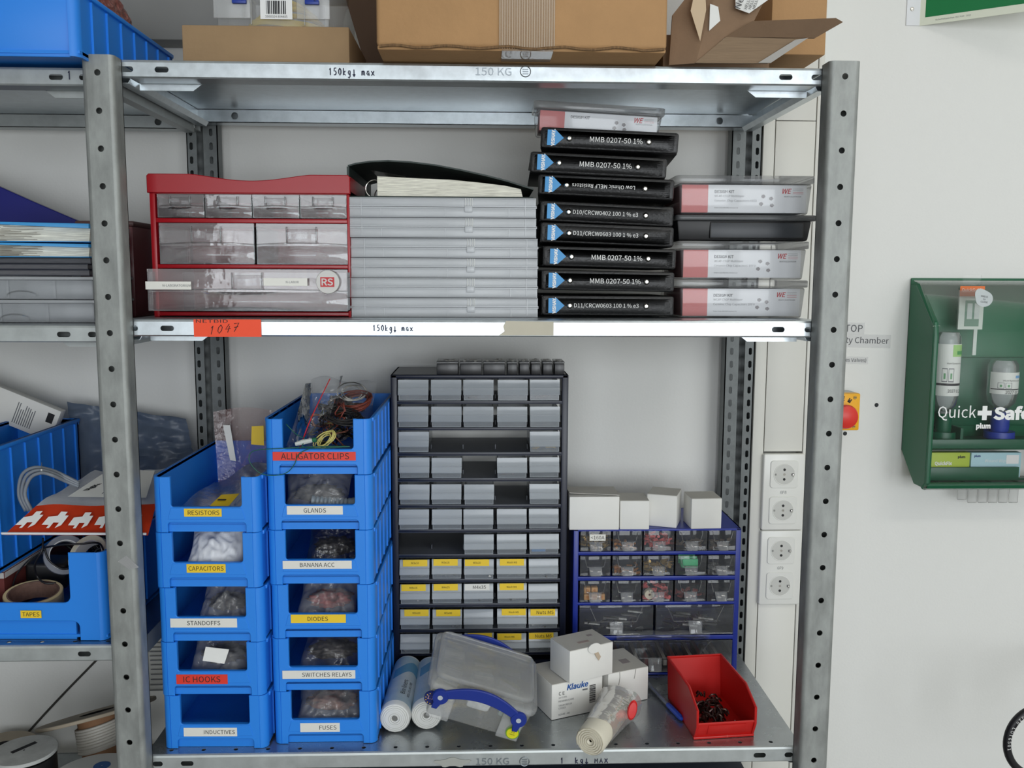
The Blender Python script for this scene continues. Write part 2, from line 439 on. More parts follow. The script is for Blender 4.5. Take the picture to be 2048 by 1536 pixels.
# ================================================================== shelving
PW, PD = .046, .0292
def post_profile(b, xl, xr, yf, sgn, z0, z1, hole_z=(), slots=None, m=GALV, lipw=.013, lipl=None, lipr=None):
    PD = .0292 if sgn > 0 else .035
    """C channel upright: face at yf, flanges running to yf + sgn*PD, lips folded inwards"""
    r = .007; t = .0018; yb = yf + sgn * PD
    U = X if sgn > 0 else -X
    # face with round holes
    w = (xr - xl) - 2 * r
    o = (xl + r, yf, z0) if sgn > 0 else (xr - r, yf, z0)
    b.plate(o, U, Z, t, w, z1 - z0, [(w / 2, hz - z0, .0085, .0085) for hz in hole_z], m, along='v')
    for s2, xe in ((-1, xl), (1, xr)):
        pr = []
        for k in range(6):
            a = pi / 2 * k / 5
            pr.append((xe - s2 * r + s2 * r * sin(a), yf + sgn * (r - r * cos(a))))
        pr.append((xe, yb))
        inner = [(p[0] - s2 * t * sin(min(1, i / 5) * pi / 2), p[1] + sgn * t * cos(min(1, i / 5) * pi / 2)) for i, p in enumerate(pr)]
        b.prism(pr + inner[::-1], 'z', z0, z1, m)
        lw = (lipl if s2 < 0 else lipr) or lipw
        o = (xl if s2 < 0 else xr - lw, yb, z0)
        if sgn < 0:      # the lips face the camera
            b.plate(o, X, Z, t, lw, z1 - z0, [(lw / 2 + s2 * .001, sz - z0, .0062, .0135) for sz in (slots or ())], m, along='v')
        else:
            b.box(o[0], o[0] + lw, yb - t, yb, z0, z1, m)
rack = thing('shelving_rack', 'galvanised steel shelving rack with three shelves full of storage bins and drawer cabinets', 'shelving', (0, 0, 0))
rackl = thing('shelving_rack', 'neighbouring galvanised shelving bay at the left edge, holding blue bins and cable reels', 'shelving', (0, 0, 0))
# front uprights
for xl, xr, zt, hz0, par in ((-.024, .0195, 1.8235, 1.80, rack), (.993, 1.037, 1.8275, 1.8066, rack)):
    b = MB(); post_profile(b, xl, xr, 0, 1, 0, zt, [hz0 - .05 * k for k in range(36)], lipw=.021); o = b.build('post', par)
    if xl < 0:
        b = MB(); p = at(252, 1127, -.0008)
        b.prism([(p.x - .012, p.z + .003), (p.x + .001, p.z + .012), (p.x + .018, p.z - .006), (p.x + .004, p.z - .009)], 'y', -.0006, -.0001, clear('tape scrap', (205, 205, 205), .35, .2)); o2 = b.build('tape_scrap', o)
# rear uprights, open side with the slotted lips facing the room
for xl, xr, a, c in ((-.0255, .031, .0185, .026), (.981, 1.0375, .026, .0185)):
    b = MB(); post_profile(b, xl, xr, .475, -1, 0, 1.83, [1.8 - .05 * k for k in range(36)], [1.79 - .025 * k for k in range(71)], GALVD, lipl=a, lipr=c); b.build('post', rack)
b = MB(); post_profile(b, -1.03, -.98, 0, 1, 0, 1.82, ()); b.build('post', rackl)
b = MB(); post_profile(b, -1.03, -.98, .475, -1, 0, 1.82, (), ()); b.build('post', rackl)

def shelf(par, xa, xb, zt, slots, h=.0228, m=ZINC, mp=ZINC, holes=False, back_holes=()):
    y0, y1 = .03, .432
    b = MB(); t = .0012
    if holes:
        b.plate((xa, y0 + .004, zt), X, Y_, t, xb - xa, .022, [(q, .011, .0065, .0065) for q in [.034 + .0485 * k for k in range(20)]], mp)
        b.box(xa, xb, y0 + .026, y1, zt - t, zt, mp)
    else: b.box(xa, xb, y0 + .004, y1, zt - t, zt, mp)
    sh = b.build('shelf', par)
    b = MB(); r = .004
    b.strip([(y0 + r, zt), (y0 + r * .3, zt - r * .3), (y0, zt - r)], 'x', xa, xb, t, m)
    b.plate((xa, y0, zt - h), X, Z, t, xb - xa, h - r, [(s - xa, (h - r) * .5, w, .0078) for s, w in slots], m)
    b.strip([(y0, zt - h), (y0 + .002, zt - h - .002), (y0 + .036, zt - h - .002), (y0 + .036, zt - h + .009)], 'x', xa, xb, t, m)
    fr = b.build('front_rail', sh)
    b = MB(); yb = y1 - .036
    b.plate((xa, yb, zt - h - .001), X, Z, t, xb - xa, h - .001, [(s - xa, h * .5, .0125, .0125) for s in back_holes], m)
    b.strip([(yb, zt - h - .001), (yb + .034, zt - h - .001), (yb + .034, zt)], 'x', xa, xb, t, m)
    b.build('back_rail', sh)
    for s, xe in ((1, xa), (-1, xb)):
        b = MB()
        b.strip([(xe + s * .002, zt - .002), (xe + s * .002, zt - h - .007), (xe + s * .016, zt - h - .007), (xe + s * .02, zt - h)], 'y', y0 + .008, yb, -s * t, m)
        b.build('side_rail', sh)
        b = MB(); q = xe + s * .02
        b.prism([(q, zt - .003), (q, zt - h - .011), (q + s * .075, zt - h - .011), (q + s * .095, zt - h + .004), (q + s * .1, zt - .003)], 'y', y0 + .04, y0 + .0415, m)
        b.build('corner_bracket', sh)
    return sh, fr
ZTOP, ZMID, ZBOT = 1.8245, 1.4685, .8125
YR = .0295
sx = lambda px, py: at(px, py, YR).x
S1, F1 = shelf(rack, .008, 1.007, ZTOP, [(sx(253, 141), .018), (sx(323, 142), .019), (sx(1572, 152), .019), (sx(1636, 153), .018)], back_holes=(.075, .945))
S2, F2 = shelf(rack, .008, 1.007, ZMID, [(sx(262, 655), .019), (sx(334, 655), .019), (sx(1557, 651), .019), (sx(1622, 650), .018)], back_holes=(.075, .945))
shelf(rack, .008, 1.007, .42, [], m=ZINCD, mp=ZINCD)
b = MB(); b.box(.08, .95, .07, .40, .4206, .70, mat('slate blue crate plastic', (44, 52, 66), .6), .006); b.box(.07, .96, .06, .41, .66, .705, mat('slate blue crate plastic', (44, 52, 66), .6), .004); tag(b.build('storage_crate'), 'dark slate blue crate on the shelf below the bottom visible shelf', 'crate')  # added so the shelf holes above look dark; only a strip shows
S3, F3 = shelf(rack, .008, 1.007, ZBOT, [(sx(315, 1526), .015), (sx(374, 1526), .019), (sx(1520, 1502), .019), (sx(1578, 1500), .013)], holes=True, m=ZINCL, mp=ZINCB)
ZL1, ZL2, ZL3 = 1.813, 1.4595, .9865
L1, LF1 = shelf(rackl, -1.0, .004, ZL1, [(sx(111, 147), .019), (sx(170, 146), .017)], back_holes=(-.06,), m=ZINCL)
L2, LF2 = shelf(rackl, -1.0, .004, ZL2, [(sx(127, 667), .019), (sx(184, 666), .012)], m=ZINCL, mp=ZINCD)
L3, LF3 = shelf(rackl, -1.0, .004, ZL3, [(sx(168, 1303), .019)], m=ZINCL, mp=ZINCD, holes=True)
L4, LF4 = shelf(rackl, -1.0, .004, .60, [], m=ZINCD, mp=ZINCD)

# writing on the rails
def rail_pt(px, py): return at(px, py, .0292)
def hand(name, par, st, px, py, h, adv=.62):
    b = MB(); b.write(st, rail_pt(px, py), X, Z, mat('dark blue felt pen', (32, 36, 66), .5), h, adv, .0007); return b.build(name, par)
hand('handwriting', F1, '150kg! max', 657, 150, .0095, .57)
hand('handwriting', F2, '150kg! max', 745, 662, .0085, .58)
hand('handwriting', F3, '1  kg! MAX', 1120, 1527, .009, .7)
hand('handwriting', LF1, '1', 134, 159, .0115)
EMB = mat('stamped zinc', (150, 158, 164), .4, .9)
for fr, px, py in ((F1, 987, 143), (F3, 985, 1523)):
    b = MB(); b.text('150 KG', rail_pt(px, py), X, Z, EMB, h=.0105, w=.05)
    c = rail_pt(px + 64, py)
    b.tube([c + Vector((cos(a) * .0072, 0, sin(a) * .0072)) for a in [2 * pi * k / 20 for k in range(20)]], .0006, EMB, 5, closed=True)
    for dz in (-.003, 0, .003): b.box(c.x - .004, c.x + .004, c.y - .0004, c.y, c.z + dz - .0006, c.z + dz + .0006, EMB)
    b.build('stamped_rating', fr)
# the orange red lot label on the middle shelf
b = MB(); p0, p1 = rail_pt(387, 640), rail_pt(523, 673)
b.box(p0.x, p1.x, .0288, .0294, p1.z - .0005, p0.z + .001, ORNG)
b.text('NETBID', (p0.x + .026, .0288, p0.z - .0015), X, Z, INK, h=.0045, w=.045)
b.write('1047', (p0.x + .02, .0286, p1.z + .0025), X + Z * .12, Z + X * .25, INK, .0125, .75, .0005)
b.build('lot_label', F2)
b = MB(); p0, p1 = rail_pt(1012, 642), rail_pt(1107, 671)
b.prism([(p0.x, p0.z), (p1.x, p0.z - .001), (p1.x, p1.z), (p0.x - .01, p1.z), (p0.x - .002, p1.z + .006), (p0.x - .004, p1.z + .013)], 'y', .0288, .0294, mat('old masking tape', (196, 190, 172), .7, var=.06))
b.build('masking_tape', F2)
b = MB(); p = rail_pt(905, 1524)
b.prism([(p.x + (.026 + .005 * sin(3 * a)) * cos(a), p.z - .001 + (.007 + .002 * sin(5 * a)) * sin(a)) for a in [2 * pi * k / 22 for k in range(22)]], 'y', .0289, .0294, mat('glue residue', (166, 168, 162), .7)); b.build('tape_residue', F3)
# ================================================================== things on the wall
DUCTW = mat('white pvc duct', (226, 225, 217), .45)
SOCKW = mat('glossy white socket plastic', (232, 232, 226), .22)
DARKIN = mat('socket hole black', (18, 18, 20), .6)
DY = .44
tr = thing('cable_trunking', 'tall white plastic cable trunking running up the wall beside the rack', 'cable duct', (1.095, W_Y, 0))
b = MB()
xl, xr = at(1512, 690, DY).x - 1.095, at(1626, 690, DY).x - 1.095
for a, c in ((xl, xl + .022), (xr - .011, xr)): b.box(a, c, DY - W_Y, -.001, 0, 2.88, DUCTW, .0015)
b.box(xl + .005, xr - .005, -.012, -.001, 0, 2.88, DUCTW)
b.build('duct_body', tr)
zc1, zc2 = at(1568, 904, DY).z, at(1555, 1206, DY).z
zj = at(1640, 242, DY).z
for a, c in ((zc1 + .001, zj - .0006), (zj + .0006, 2.88), (0, zc2 - .001)):
    b = MB(); b.box(xl + .0235, xr - .0125, DY - W_Y + .0005, DY - W_Y + .004, a, c, DUCTW, .0006); b.build('duct_cover', tr)
def socket_frame(label, code, za, zb, xoff):
    xc = 1.095 + (xl + .0235 + xr - .0125) / 2; w = .0815; zc = (za + zb) / 2; h = za - zb
    t = thing('double_socket', label, 'power socket', (xc, DY, zc), group='double power sockets on the trunking')
    b = MB(); b.prism(rrect(-w / 2, w / 2, -h / 2, h / 2, .004), 'y', -.0105, .004, SOCKW, .0025, 3); 
    b.text(code, (0, -.0105, 0), X, Z, INKG, h=.0058); b.build('frame', t)
    for s in (1, -1):
        z = s * .0357
        b = MB()
        b.prism(rrect(-.0272, .0272, z - .0272, z + .0272, .006), 'y', -.0125, -.0104, SOCKW, .0008)
        # recessed round well
        b.lathe([(.0195, -.0127), (.0205, -.0131), (.0212, -.0126)], SOCKW, (0, 0, z), 'y', 40)
        o1 = b.build('insert', t)
        b = MB(); g = mat('socket well', (204, 204, 198), .3)
        b.lathe([(.0195, -.0126), (.019, -.01262), (0, -.01262)], g, (0, 0, z), 'y', 40)
        for q in (-.0095, .0095): b.lathe([(0, -.0129), (.0026, -.0129), (.0026, -.012)], DARKIN, (0, 0, z + q), 'y', 12)
        b.lathe([(0, -.0129), (.0024, -.0129), (.0024, -.012)], STEEL, (0, 0, z), 'y', 12)
        b.box(.0135, .0195, -.0136, -.012, z - .0025, z + .0025, DARKIN, .0005); b.box(.0155, .0185, -.0142, -.012, z - .004, z + .001, STEEL, .0005)
        b.box(-.0185, -.0155, -.0136, -.012, z - .0018, z + .0018, mat('socket clip', (150, 150, 146), .4))
        b.build('well', o1)
za, zm, zb = at(1568, 906, DY).z, at(1562, 1058, DY).z, at(1556, 1206, DY).z
socket_frame('upper double power socket marked 6F8 on the white trunking', '6F8', za, zm + .0006, 0)
socket_frame('lower double power socket marked 6F9 on the white trunking', '6F9', zm - .0006, zb, 0)

# green first aid sign standing out from the wall
p = at(1836, 52, W_Y); q = at(1811, 50, W_Y)
t = thing('first_aid_sign', 'green projecting wall sign with a white cross at the top right corner', 'sign', (p.x, W_Y, p.z))
PH = mat('pale photoluminescent border', (226, 230, 212), .5)
b = MB(); b.box(q.x - p.x, .002, -.0025, -.0005, 0, .3, mat('sign plate white', (228, 230, 232), .45), .0008)
for z in (.03, .27): b.lathe([(0, -.0045), (.003, -.004), (.004, -.0025)], STEEL, ((q.x - p.x) / 2 - .002, 0, z), 'y', 12)
b.build('mounting_flange', t)
e = atz(2048, 20, p.z); 
# direction of the projecting plate: from the wall towards the room and right
d1 = Vector((.30, -.21, 0)).normalized(); ln = .3; n1 = Vector((d1.y, -d1.x, 0))
b = MB(); 
def sp(u, v, d): return d1 * u + Vector((0, 0, v)) + n1 * d
def splate(u0, u1, v0, v1, d0, d1_, m): b.hexa([sp(u0, v0, d1_), sp(u1, v0, d1_), sp(u1, v0, d0), sp(u0, v0, d0), sp(u0, v1, d1_), sp(u1, v1, d1_), sp(u1, v1, d0), sp(u0, v1, d0)], m)
splate(0, ln, 0, .3, -.0015, 0, PH)
sgn = b.build('plate', t)
b = MB(); splate(.012, ln - .012, .014, .288, 0, .0004, SGREEN); 
for u0, u1, v0, v1 in ((.125, .175, .055, .245), (.055, .245, .125, .175)): splate(u0 - .02, u1 - .02, v0, v1, .0004, .0007, PH)
b.text('Sicherheitszeichen  ISO 7010 - 2013', sp(.06, .007, 0), d1, Z, INKG, h=.003)
b.build('printed_face', sgn)

# labels above the stop button
TP = clear('transparent label tape', (246, 246, 244), .5, .3, fres=.3)
for nm, lab, st, px, py, hh, xr_ in (('wall_label', 'clear tape label reading STOP on the wall right of the rack', 'STOP', 1725, 657, .0135, 1735), ('wall_label', 'clear tape label reading Humidity Chamber below the STOP label', 'Humidity Chamber', 1777, 683, .0155, 1780), ('wall_label', 'small clear tape label reading Closes Valves above the yellow stop button', '(Closes Valves)', 1732, 721, .0085, 1738)):
    p = at(px, py, W_Y); tw_ = {'S': .046, 'H': .14, '(': .063}[st[0]]; w = tw_ + .006
    t = thing(nm, lab, 'label', (p.x, W_Y - .0003, p.z), (0, rad(1.2), 0), 'tape labels on the wall')
    b = MB(); b.box(-w, .004, -.0003, 0, -hh * .85, hh * .85, TP); o = b.build('tape', t)
    b = MB(); b.text(st, (0, -.0004, 0), X, Z, mat('label lettering', (74, 76, 80), .6), w=tw_, align='r'); b.build('lettering', o)

# stop button
p = at(1720, 824, .435); zt, zb = at(1720, 787, .435).z, at(1716, 861, .435).z
hh = zt - zb; w = .072
t = thing('emergency_stop', 'yellow stop button box with red mushroom head behind the right post', 'emergency stop', (p.x - w / 2, W_Y, (zt + zb) / 2))
YB = mat('yellow enclosure', (246, 180, 28), .4)
b = MB(); b.box(-w / 2, w / 2, -.034, -.001, -hh / 2, hh / 2, mat('grey enclosure base', (190, 190, 186), .5), .003); b.build('base', t)
b = MB(); b.box(-w / 2, w / 2, -.055, -.034, -hh / 2, hh / 2, YB, .003)
for sx_ in (-1, 1):
    for sz in (-1, 1): b.lathe([(0, -.0558), (.0032, -.0558), (.0036, -.055)], mat('screw brass', (160, 130, 70), .4, .6), (sx_ * (w / 2 - .011), 0, sz * (hh / 2 - .008)), 'y', 12); b.box(sx_ * (w / 2 - .011) - .0024, sx_ * (w / 2 - .011) + .0024, -.0562, -.0557, sz * (hh / 2 - .008) - .0005, sz * (hh / 2 - .008) + .0005, INK)
for i, ch in enumerate('OPEN'):
    a = rad(140 - i * 27); b.text(ch, (.0285 * cos(a), -.055, .0285 * sin(a) - .002), (sin(a), 0, -cos(a)), (cos(a), 0, sin(a)), INK, h=.0085, bold=.02)
cv = b.build('cover', t)
b = MB(); b.lathe([(.011, -.055), (.011, -.07), (.0225, -.071), (.0235, -.077), (.021, -.083), (.012, -.087), (0, -.088)], mat('red button', (224, 52, 42), .38), (0, 0, -.006), 'y', 32); b.build('button', t)
# screw holes in the wall
for px, py, lab in ((1753, 810, 'dark screw hole with plug in the wall right of the stop button'), (1690, 867, 'dark screw hole in the wall just below the stop button')):
    p = at(px, py, W_Y); b = MB(); b.lathe([(0, -.0012), (.0028, -.0012), (.0042, -.0002)], mat('wall plug', (42, 44, 46), .7), (0, 0, 0), 'y', 14)
    o = b.build('wall_plug'); o.location = (p.x, W_Y, p.z); tag(o, lab, 'wall plug', 'screw holes in the wall')

# ------------------------------------------------------------------ eyewash station
ex, ez0, ez1 = 1.357, at(1843, 978, .385).z, at(1818, 556, W_Y).z
fx = at(1854, 884, .385).x
t = thing('eyewash_station', 'green wall mounted eyewash station with clear cover and two bottles', 'eyewash station', (ex, W_Y, ez0))
H = ez1 - ez0; Wd = .29; D = .105; xo = fx - ex - .004
G2 = mat('deep green plastic', (10, 86, 58), .35)
b = MB(); b.box(0, Wd, -.006, -.001, .056, H, EGREEN, .002); b.build('back_panel', t)
def side(xa, s):
    b = MB()
    prof = [(-.002, H - .012), (-.03, H - .014), (-D + .004, H - .085), (-D, H - .11), (-D, .012), (-D + .012, .0), (-.06, .0), (-.002, .056)]
    b.prism(prof, 'x', xa, xa + s * .006, EGREEN, .001)
    b.tube([(xa + s * .004, y, z) for y, z in prof[1:6]], .0055, EGREEN, 8)
    return b.build('side_panel', t)
side(0, 1); side(Wd, -1)
zl_ = at(1900, 961, .418).z - ez0; b = MB(); b.box(.004, Wd - .004, -D, -.05, 0, .006, EGREEN, .002); b.tube([(.004, -D + .004, .006), (Wd - .004, -D + .004, .006)], .006, EGREEN)
for k in range(4): b.prism([(-D + .012, .004), (-.05, .004), (-.05, zl_ - .001), (-D + .012, .01)], 'x', .035 + .052 * k, .038 + .052 * k, G2)
b.build('bottom_grid', t)
zl = at(1900, 961, .418).z - ez0; hr_ = at(1900, 934, .418).z - ez0 - zl
b = MB(); b.box(.008, .2, -D + .03, -D + .034, zl, zl + hr_, G2, .001); b.box(.008, Wd - .006, -D + .034, -.05, zl, zl + .004, G2); b.build('pack_rail', t)
zs = at(1900, 890, .42).z - ez0
b = MB(); b.box(.006, Wd - .006, -D + .02, -.006, zs, zs + .006, G2, .001); b.box(.006, Wd - .006, -D + .018, -D + .022, zs - .004, zs + .014, G2, .001)
b.box(.075, .08, -D + .022, -.01, zs, zs + .035, G2)
b.build('bottle_shelf', t)
b = MB(); zr = at(1950, 716, .46).z - ez0; b.box(.006, Wd - .006, -.02, -.006, zs + .03, zr, G2, .002); b.build('inner_panel', t)
# clear front cover
b = MB(); prof = [(-.02, H - .004), (-.045, H - .01), (-D + .002, H - .076), (-D - .006, H - .112), (-D - .006, .012), (-D + .002, -.002)]
CV = clear('eyewash clear cover', (60, 62, 62), .0, .04, fres=.7)
b.strip(prof, 'x', -.002, Wd + .002, .0015, CV)
b.box(.082, .118, -.045, -.042, H - .012, H + .006, CV)
cov = b.build('clear_cover', t)
yf = -D - .0062
def cp(px, py): q = at(px, py, W_Y + yf); return Vector((q.x - ex, yf, q.z - ez0))
b = MB(); 
a, c = cp(1876, 826), cp(1952, 826); b.text('Quick', (a + c) / 2, X, Z, WHITE, w=(c - a).length, h=.0285)
a, c = cp(1955, 826), cp(1983, 826); m_ = (a + c) / 2; w = (c - a).length; k = w * .17
b.prism([(m_.x + u * w / 2 if abs(u) == 1 else m_.x + u * k, m_.z + (v * w / 2 if abs(v) == 1 else v * k)) for u, v in ()] or [(m_.x - k, m_.z - w / 2), (m_.x + k, m_.z - w / 2), (m_.x + k, m_.z - k), (m_.x + w / 2, m_.z - k), (m_.x + w / 2, m_.z + k), (m_.x + k, m_.z + k), (m_.x + k, m_.z + w / 2), (m_.x - k, m_.z + w / 2), (m_.x - k, m_.z + k), (m_.x - w / 2, m_.z + k), (m_.x - w / 2, m_.z - k), (m_.x - k, m_.z - k)], 'y', yf - .0006, yf - .0002, WHITE)
a = cp(1987, 826); b.text('Safe', a, X, Z, WHITE, h=.027, w=.072, align='l', bold=.02)
a, c = cp(1952, 853), cp(1981, 853); b.text('plum', (a + c) / 2, X, Z, WHITE, w=(c - a).length, bold=.02)
b.build('lettering', cov)
# press to close drop
b = MB(); pc = cp(1968, 598); pr = []
for k in range(28):
    a = 2 * pi * k / 28; r = .0145 + (.0075 * max(0, cos(a - rad(125))) ** 6)
    pr.append((pc.x + r * 1.12 * cos(a), pc.z + r * sin(a)))
b.prism(pr, 'y', yf - .0012, yf - .0004, mat('silver sticker', (176, 182, 182), .35, .4))
for i, st in enumerate(('PRESS', 'to', 'CLOSE')): b.text(st, (pc.x, yf - .0012, pc.z + .0045 - .005 * i), X - Z * .12, Z + X * .12, INK, h=.0034)
b.build('press_sticker', cov)
# quick guide booklet
b = MB(); q0, q1 = at(1913, 572, .45), at(1962, 572, .45); z0_, z1_ = at(1912, 658, .45).z, q0.z
g0, g1 = q0.x - ex, q1.x - ex; zz0, zz1 = z0_ - ez0, z1_ - ez0; yb = .44 - W_Y
b.box(g0, g1, yb - .004, yb, zz0, zz1, mat('guide card', (206, 216, 206), .6)); zo = zz1 - (zz1 - zz0) * .23
b.box(g0, g1, yb - .0044, yb - .004, zo, zz1, mat('guide orange', (232, 122, 62), .6))
b.text('QuickGuide', ((g0 + g1) / 2, yb - .0044, (zo + zz1) / 2 + .002), X, Z, WHITE, w=(g1 - g0) * .86)
b.box(g0 + .012, g1 - .008, yb - .0044, yb - .004, zz0 + .006, zo - .008, mat('guide picture', (120, 150, 132), .6))
for i in range(2): b.box(g0 + .016 + .014 * i, g0 + .026 + .014 * i, yb - .0048, yb - .0043, zz0 + .02, zz0 + .05, mat('guide bottles', (196, 206, 200), .6))
b.box(g0 + .033, g0 + .04, yb - .002, yb + .0, zz0 - .05, zz0, mat('guide strap', (200, 210, 202), .6))
gd = b.build('guide_booklet'); gd.location = t.location; tag(gd, 'QuickGuide booklet with orange head inside the eyewash station', 'booklet')
# bottles, standing upside down in their eye cups
def bottle(px, Yb, ztop_px, zbot_px, capbot_px, r, cap, label, name_):
    c = at(px, ztop_px, Yb); zt = c.z; zb = at(px, zbot_px, Yb).z; zc = at(px, capbot_px, Yb).z; zc = ez0 + zs + .0068; h = zt - zb
    o = thing('eyewash_bottle', label, 'bottle', (c.x, Yb, zc), group='eyewash bottles'); B = zb - zc
    m = clear('bottle plastic', (206, 212, 212), .4, .2)
    b = MB(); b.lathe([(0, B + h), (r * .8, B + h), (r * .97, B + h - .008), (r, B + h - .016), (r, B + .03), (r * .9, B + .014), (r * .45, B), (r * .42, B - .012)], m, seg=28); b.build('body', o)
    b = MB(); b.lathe([(r * .62, B - .004), (r * .62, B - .035), (r * .55, B - .045), (r * 1.0, .018), (r * 1.02, .004), (r * .7, 0), (0, 0)], cap, seg=28); b.lathe([(0, B - .004), (r * .62, B - .004)], cap, seg=28); b.build('eye_cup', o)
    b = MB(); rl = r * 1.012; z1_, z0_ = B + h - .022, B + .032; LW = mat('bottle label', (224, 228, 222), .5)
    def ring(za, zb_, m2, rr, a0=-150, a1=-30):
        b.sheet(lambda u, v: (rr * cos(rad(a0 + (a1 - a0) * u)), rr * sin(rad(a0 + (a1 - a0) * u)), za + (zb_ - za) * v), 14, 1, m2)
    ring(z0_, z1_, LW, rl, -170, -10)
    hh = z1_ - z0_
    if name_ == 'g': ring(z1_ - hh * .24, z1_ - .001, mat('label green', (158, 206, 120), .5), rl + .0003, -95, -20); ring(z1_ - hh * .2, z1_ - hh * .13, mat('label deep green', (62, 150, 70), .5), rl + .0005, -75, -30)
    else: ring(z1_ - hh * .26, z1_ - hh * .14, mat('label blue', (120, 170, 216), .5), rl + .0003, -70, -20)
    ring(z0_ + hh * .2, z0_ + hh * .245, INK, rl + .0003, -165, -15)
    for a in (-125, -97): 
        ring(z0_ + hh * .27, z0_ + hh * .29, INKG, rl + .0003, a - 11, a + 11); ring(z0_ + hh * .52, z0_ + hh * .535, INKG, rl + .0003, a - 11, a + 11)
        for da in (-11, 11): ring(z0_ + hh * .27, z0_ + hh * .535, INKG, rl + .0003, a + da - .8, a + da + .8)
        ring(z0_ + hh * .33, z0_ + hh * .44, mat('label picto', (100, 160, 110), .5), rl + .0003, a - 4, a + 4)
    b.text('2027 02', (r * .12, -rl - .0006, z0_ + hh * .1), X, Z, INK, h=.0062, w=r * .95, lift=.0006)
    b.text('Plum Eyewash', (0, -rl - .0006, z0_ + hh * .63), X, Z, INK, h=.004, w=r * 1.1, lift=.0006)
    b.build('label', o)
bottle(1898, .437, 664, 822, 896, .0235, G2, 'larger eyewash bottle in green eye cup, left inside the station', 'g')
bottle(2008, .437, 720, 818, 888, .0275, mat('royal blue cap', (28, 58, 158), .4), 'smaller eyewash bottle in blue eye cup, right inside the station', 'b')
# plaster packs on the lower rail
for px0, px1, nm, lab, c1 in ((1850, 1932, 'QuickFix', 'green and yellow QuickFix plaster pack on the bottom rail of the eyewash station', (182, 204, 70)), (1937, 2034, 'plum', 'pale blue plum wound wipe pack on the bottom rail of the eyewash station', (176, 214, 222))):
    yp = W_Y - D + .05
    a, c = at(px0, 896, yp), at(px1, 934, yp); zb_ = ez0 + zl + .0048
    o = thing('plaster_pack', lab, 'first aid pack', ((a.x + c.x) / 2, yp, zb_), group='refill packs in the eyewash station'); w = c.x - a.x; h = a.z - zb_ - .007
    b = MB(); b.box(-w / 2, w / 2, -.012, .006, 0, h, mat('pack ' + nm, c1, .5), .001); b.build('carton', o)
    b = MB()
    if nm == 'plum':
        b.text('plum', (-w / 2 + .012, -.012, h - .007), X, Z, INKB, h=.006, bold=.02); b.text('Wound Wipe', (0, -.012, h * .66), X, Z, WHITE, h=.008); b.box(-w * .4, w * .4, -.0124, -.012, h * .25, h * .27, INKG)
        b.box(w * .2, w * .45, -.0124, -.012, h * .55, h * .9, WHITE)
    else:
        b.text('QuickFix', (-w * .12, -.012, h * .56), X, Z, WHITE, h=.009, bold=.015); b.text('plum', (w * .3, -.012, h * .82), X, Z, INK, h=.007, bold=.02)
    b.build('print', o)
# clear straps hanging below the station
for k in range(6):
    o_ = at(1922 + k * 20.5, 1005 - (6 if k == 0 else 0), .45)
    b = MB(); b.box(-.0095, .0095, -.004, 0, 0, ez0 - o_.z + .012, clear('clear strip plastic', (210, 210, 206), .3, .2), .003, 3)
    o = b.build('plastic_strip'); o.location = (o_.x, .45, o_.z); tag(o, ('shorter clear strip, first of the six hanging under the eyewash station' if k == 0 else '%s of the clear strips hanging under the eyewash station, counted from the rack' % ('', 'second', 'third', 'fourth', 'fifth', 'sixth')[k]), 'plastic strip', 'clear strips under the eyewash station')

# black hose loop at the lower right
pc = at(2087, 1483, .18); R_ = abs(at(2087, 1483, .18).x - at(2014, 1483, .18).x)
o = thing('hose_loop', 'loop of black rubber hose with white print at the lower right edge', 'hose', pc, (0, 0, 0))
b = MB(); b.tube([(R_ * cos(2 * pi * k / 48), 0, R_ * sin(2 * pi * k / 48)) for k in range(48)], .0067, mat('black hose rubber', (18, 17, 22), .45), 12, closed=True)
b.tube([(R_, 0, 0), (R_ + .03, .03, .03), (R_ + .14, .2, .05), (R_ + .2, W_Y - .18 - .001, .05)], .0067, mat('black hose rubber', (18, 17, 22), .45), 10)
b.build('hose', o)
b = MB()
for i, ch in enumerate('1Q20 LOT6501'):
    a = rad(127 + i * 5.6); b.text(ch, (R_ * cos(a), -.0068, R_ * sin(a)), (-sin(a), 0, cos(a)), (-cos(a), 0, -sin(a)), WHITE, h=.0058) if ch != ' ' else None
b.build('lettering', o)
# ------------------------------------------------------------------ bin fronts
def hpanel(b, W, h, om, hn, lm, hb, y0, y1, m, r=.006, bev=.0008):
    """bin front seen from the front: dipped opening at the top, foot recess at the bottom"""
    def arc(cx, cz, a0, a1): return [(cx + r * cos(rad(a0 + (a1 - a0) * k / 5)), cz + r * sin(rad(a0 + (a1 - a0) * k / 5))) for k in range(6)]
    p = [(-W, 0), (-lm, 0)] + arc(-lm + r, hb - r, 180, 90) + arc(lm - r, hb - r, 90, 0) + [(lm, 0), (W, 0), (W, h), (om, h)]
    p += arc(om - r, hn + r, 0, -90) + arc(-om + r, hn + r, -90, -180) + [(-om, h), (-W, h)]
    b.prism(p, 'y', y0, y1, m, bev)
# ================================================================== on the top shelves
# long flat carton
YF = .06
p0, p1 = at(363, 57, YF), at(698, 48, YF)
w = p1.x - p0.x; h = (p0.z + p1.z) / 2 - ZTOP
def carton(name, label, cat, x, y, z, w, d, h, m, rz=0, bev=.002, group=None, **k):
    b = MB(); b.box(0, w, 0, d, 0, h, m, bev); o = b.build(name); o.location = (x, y, z); o.rotation_euler = (0, 0, rz); return tag(o, label, cat, group)
carton('cardboard_box', 'long low brown cardboard box under the clear box with yellow cables', 'cardboard box', p0.x, YF, ZTOP + .0008, w, .31, h, KRAFTD)
bx, bz = p0.x, ZTOP + h + .0008
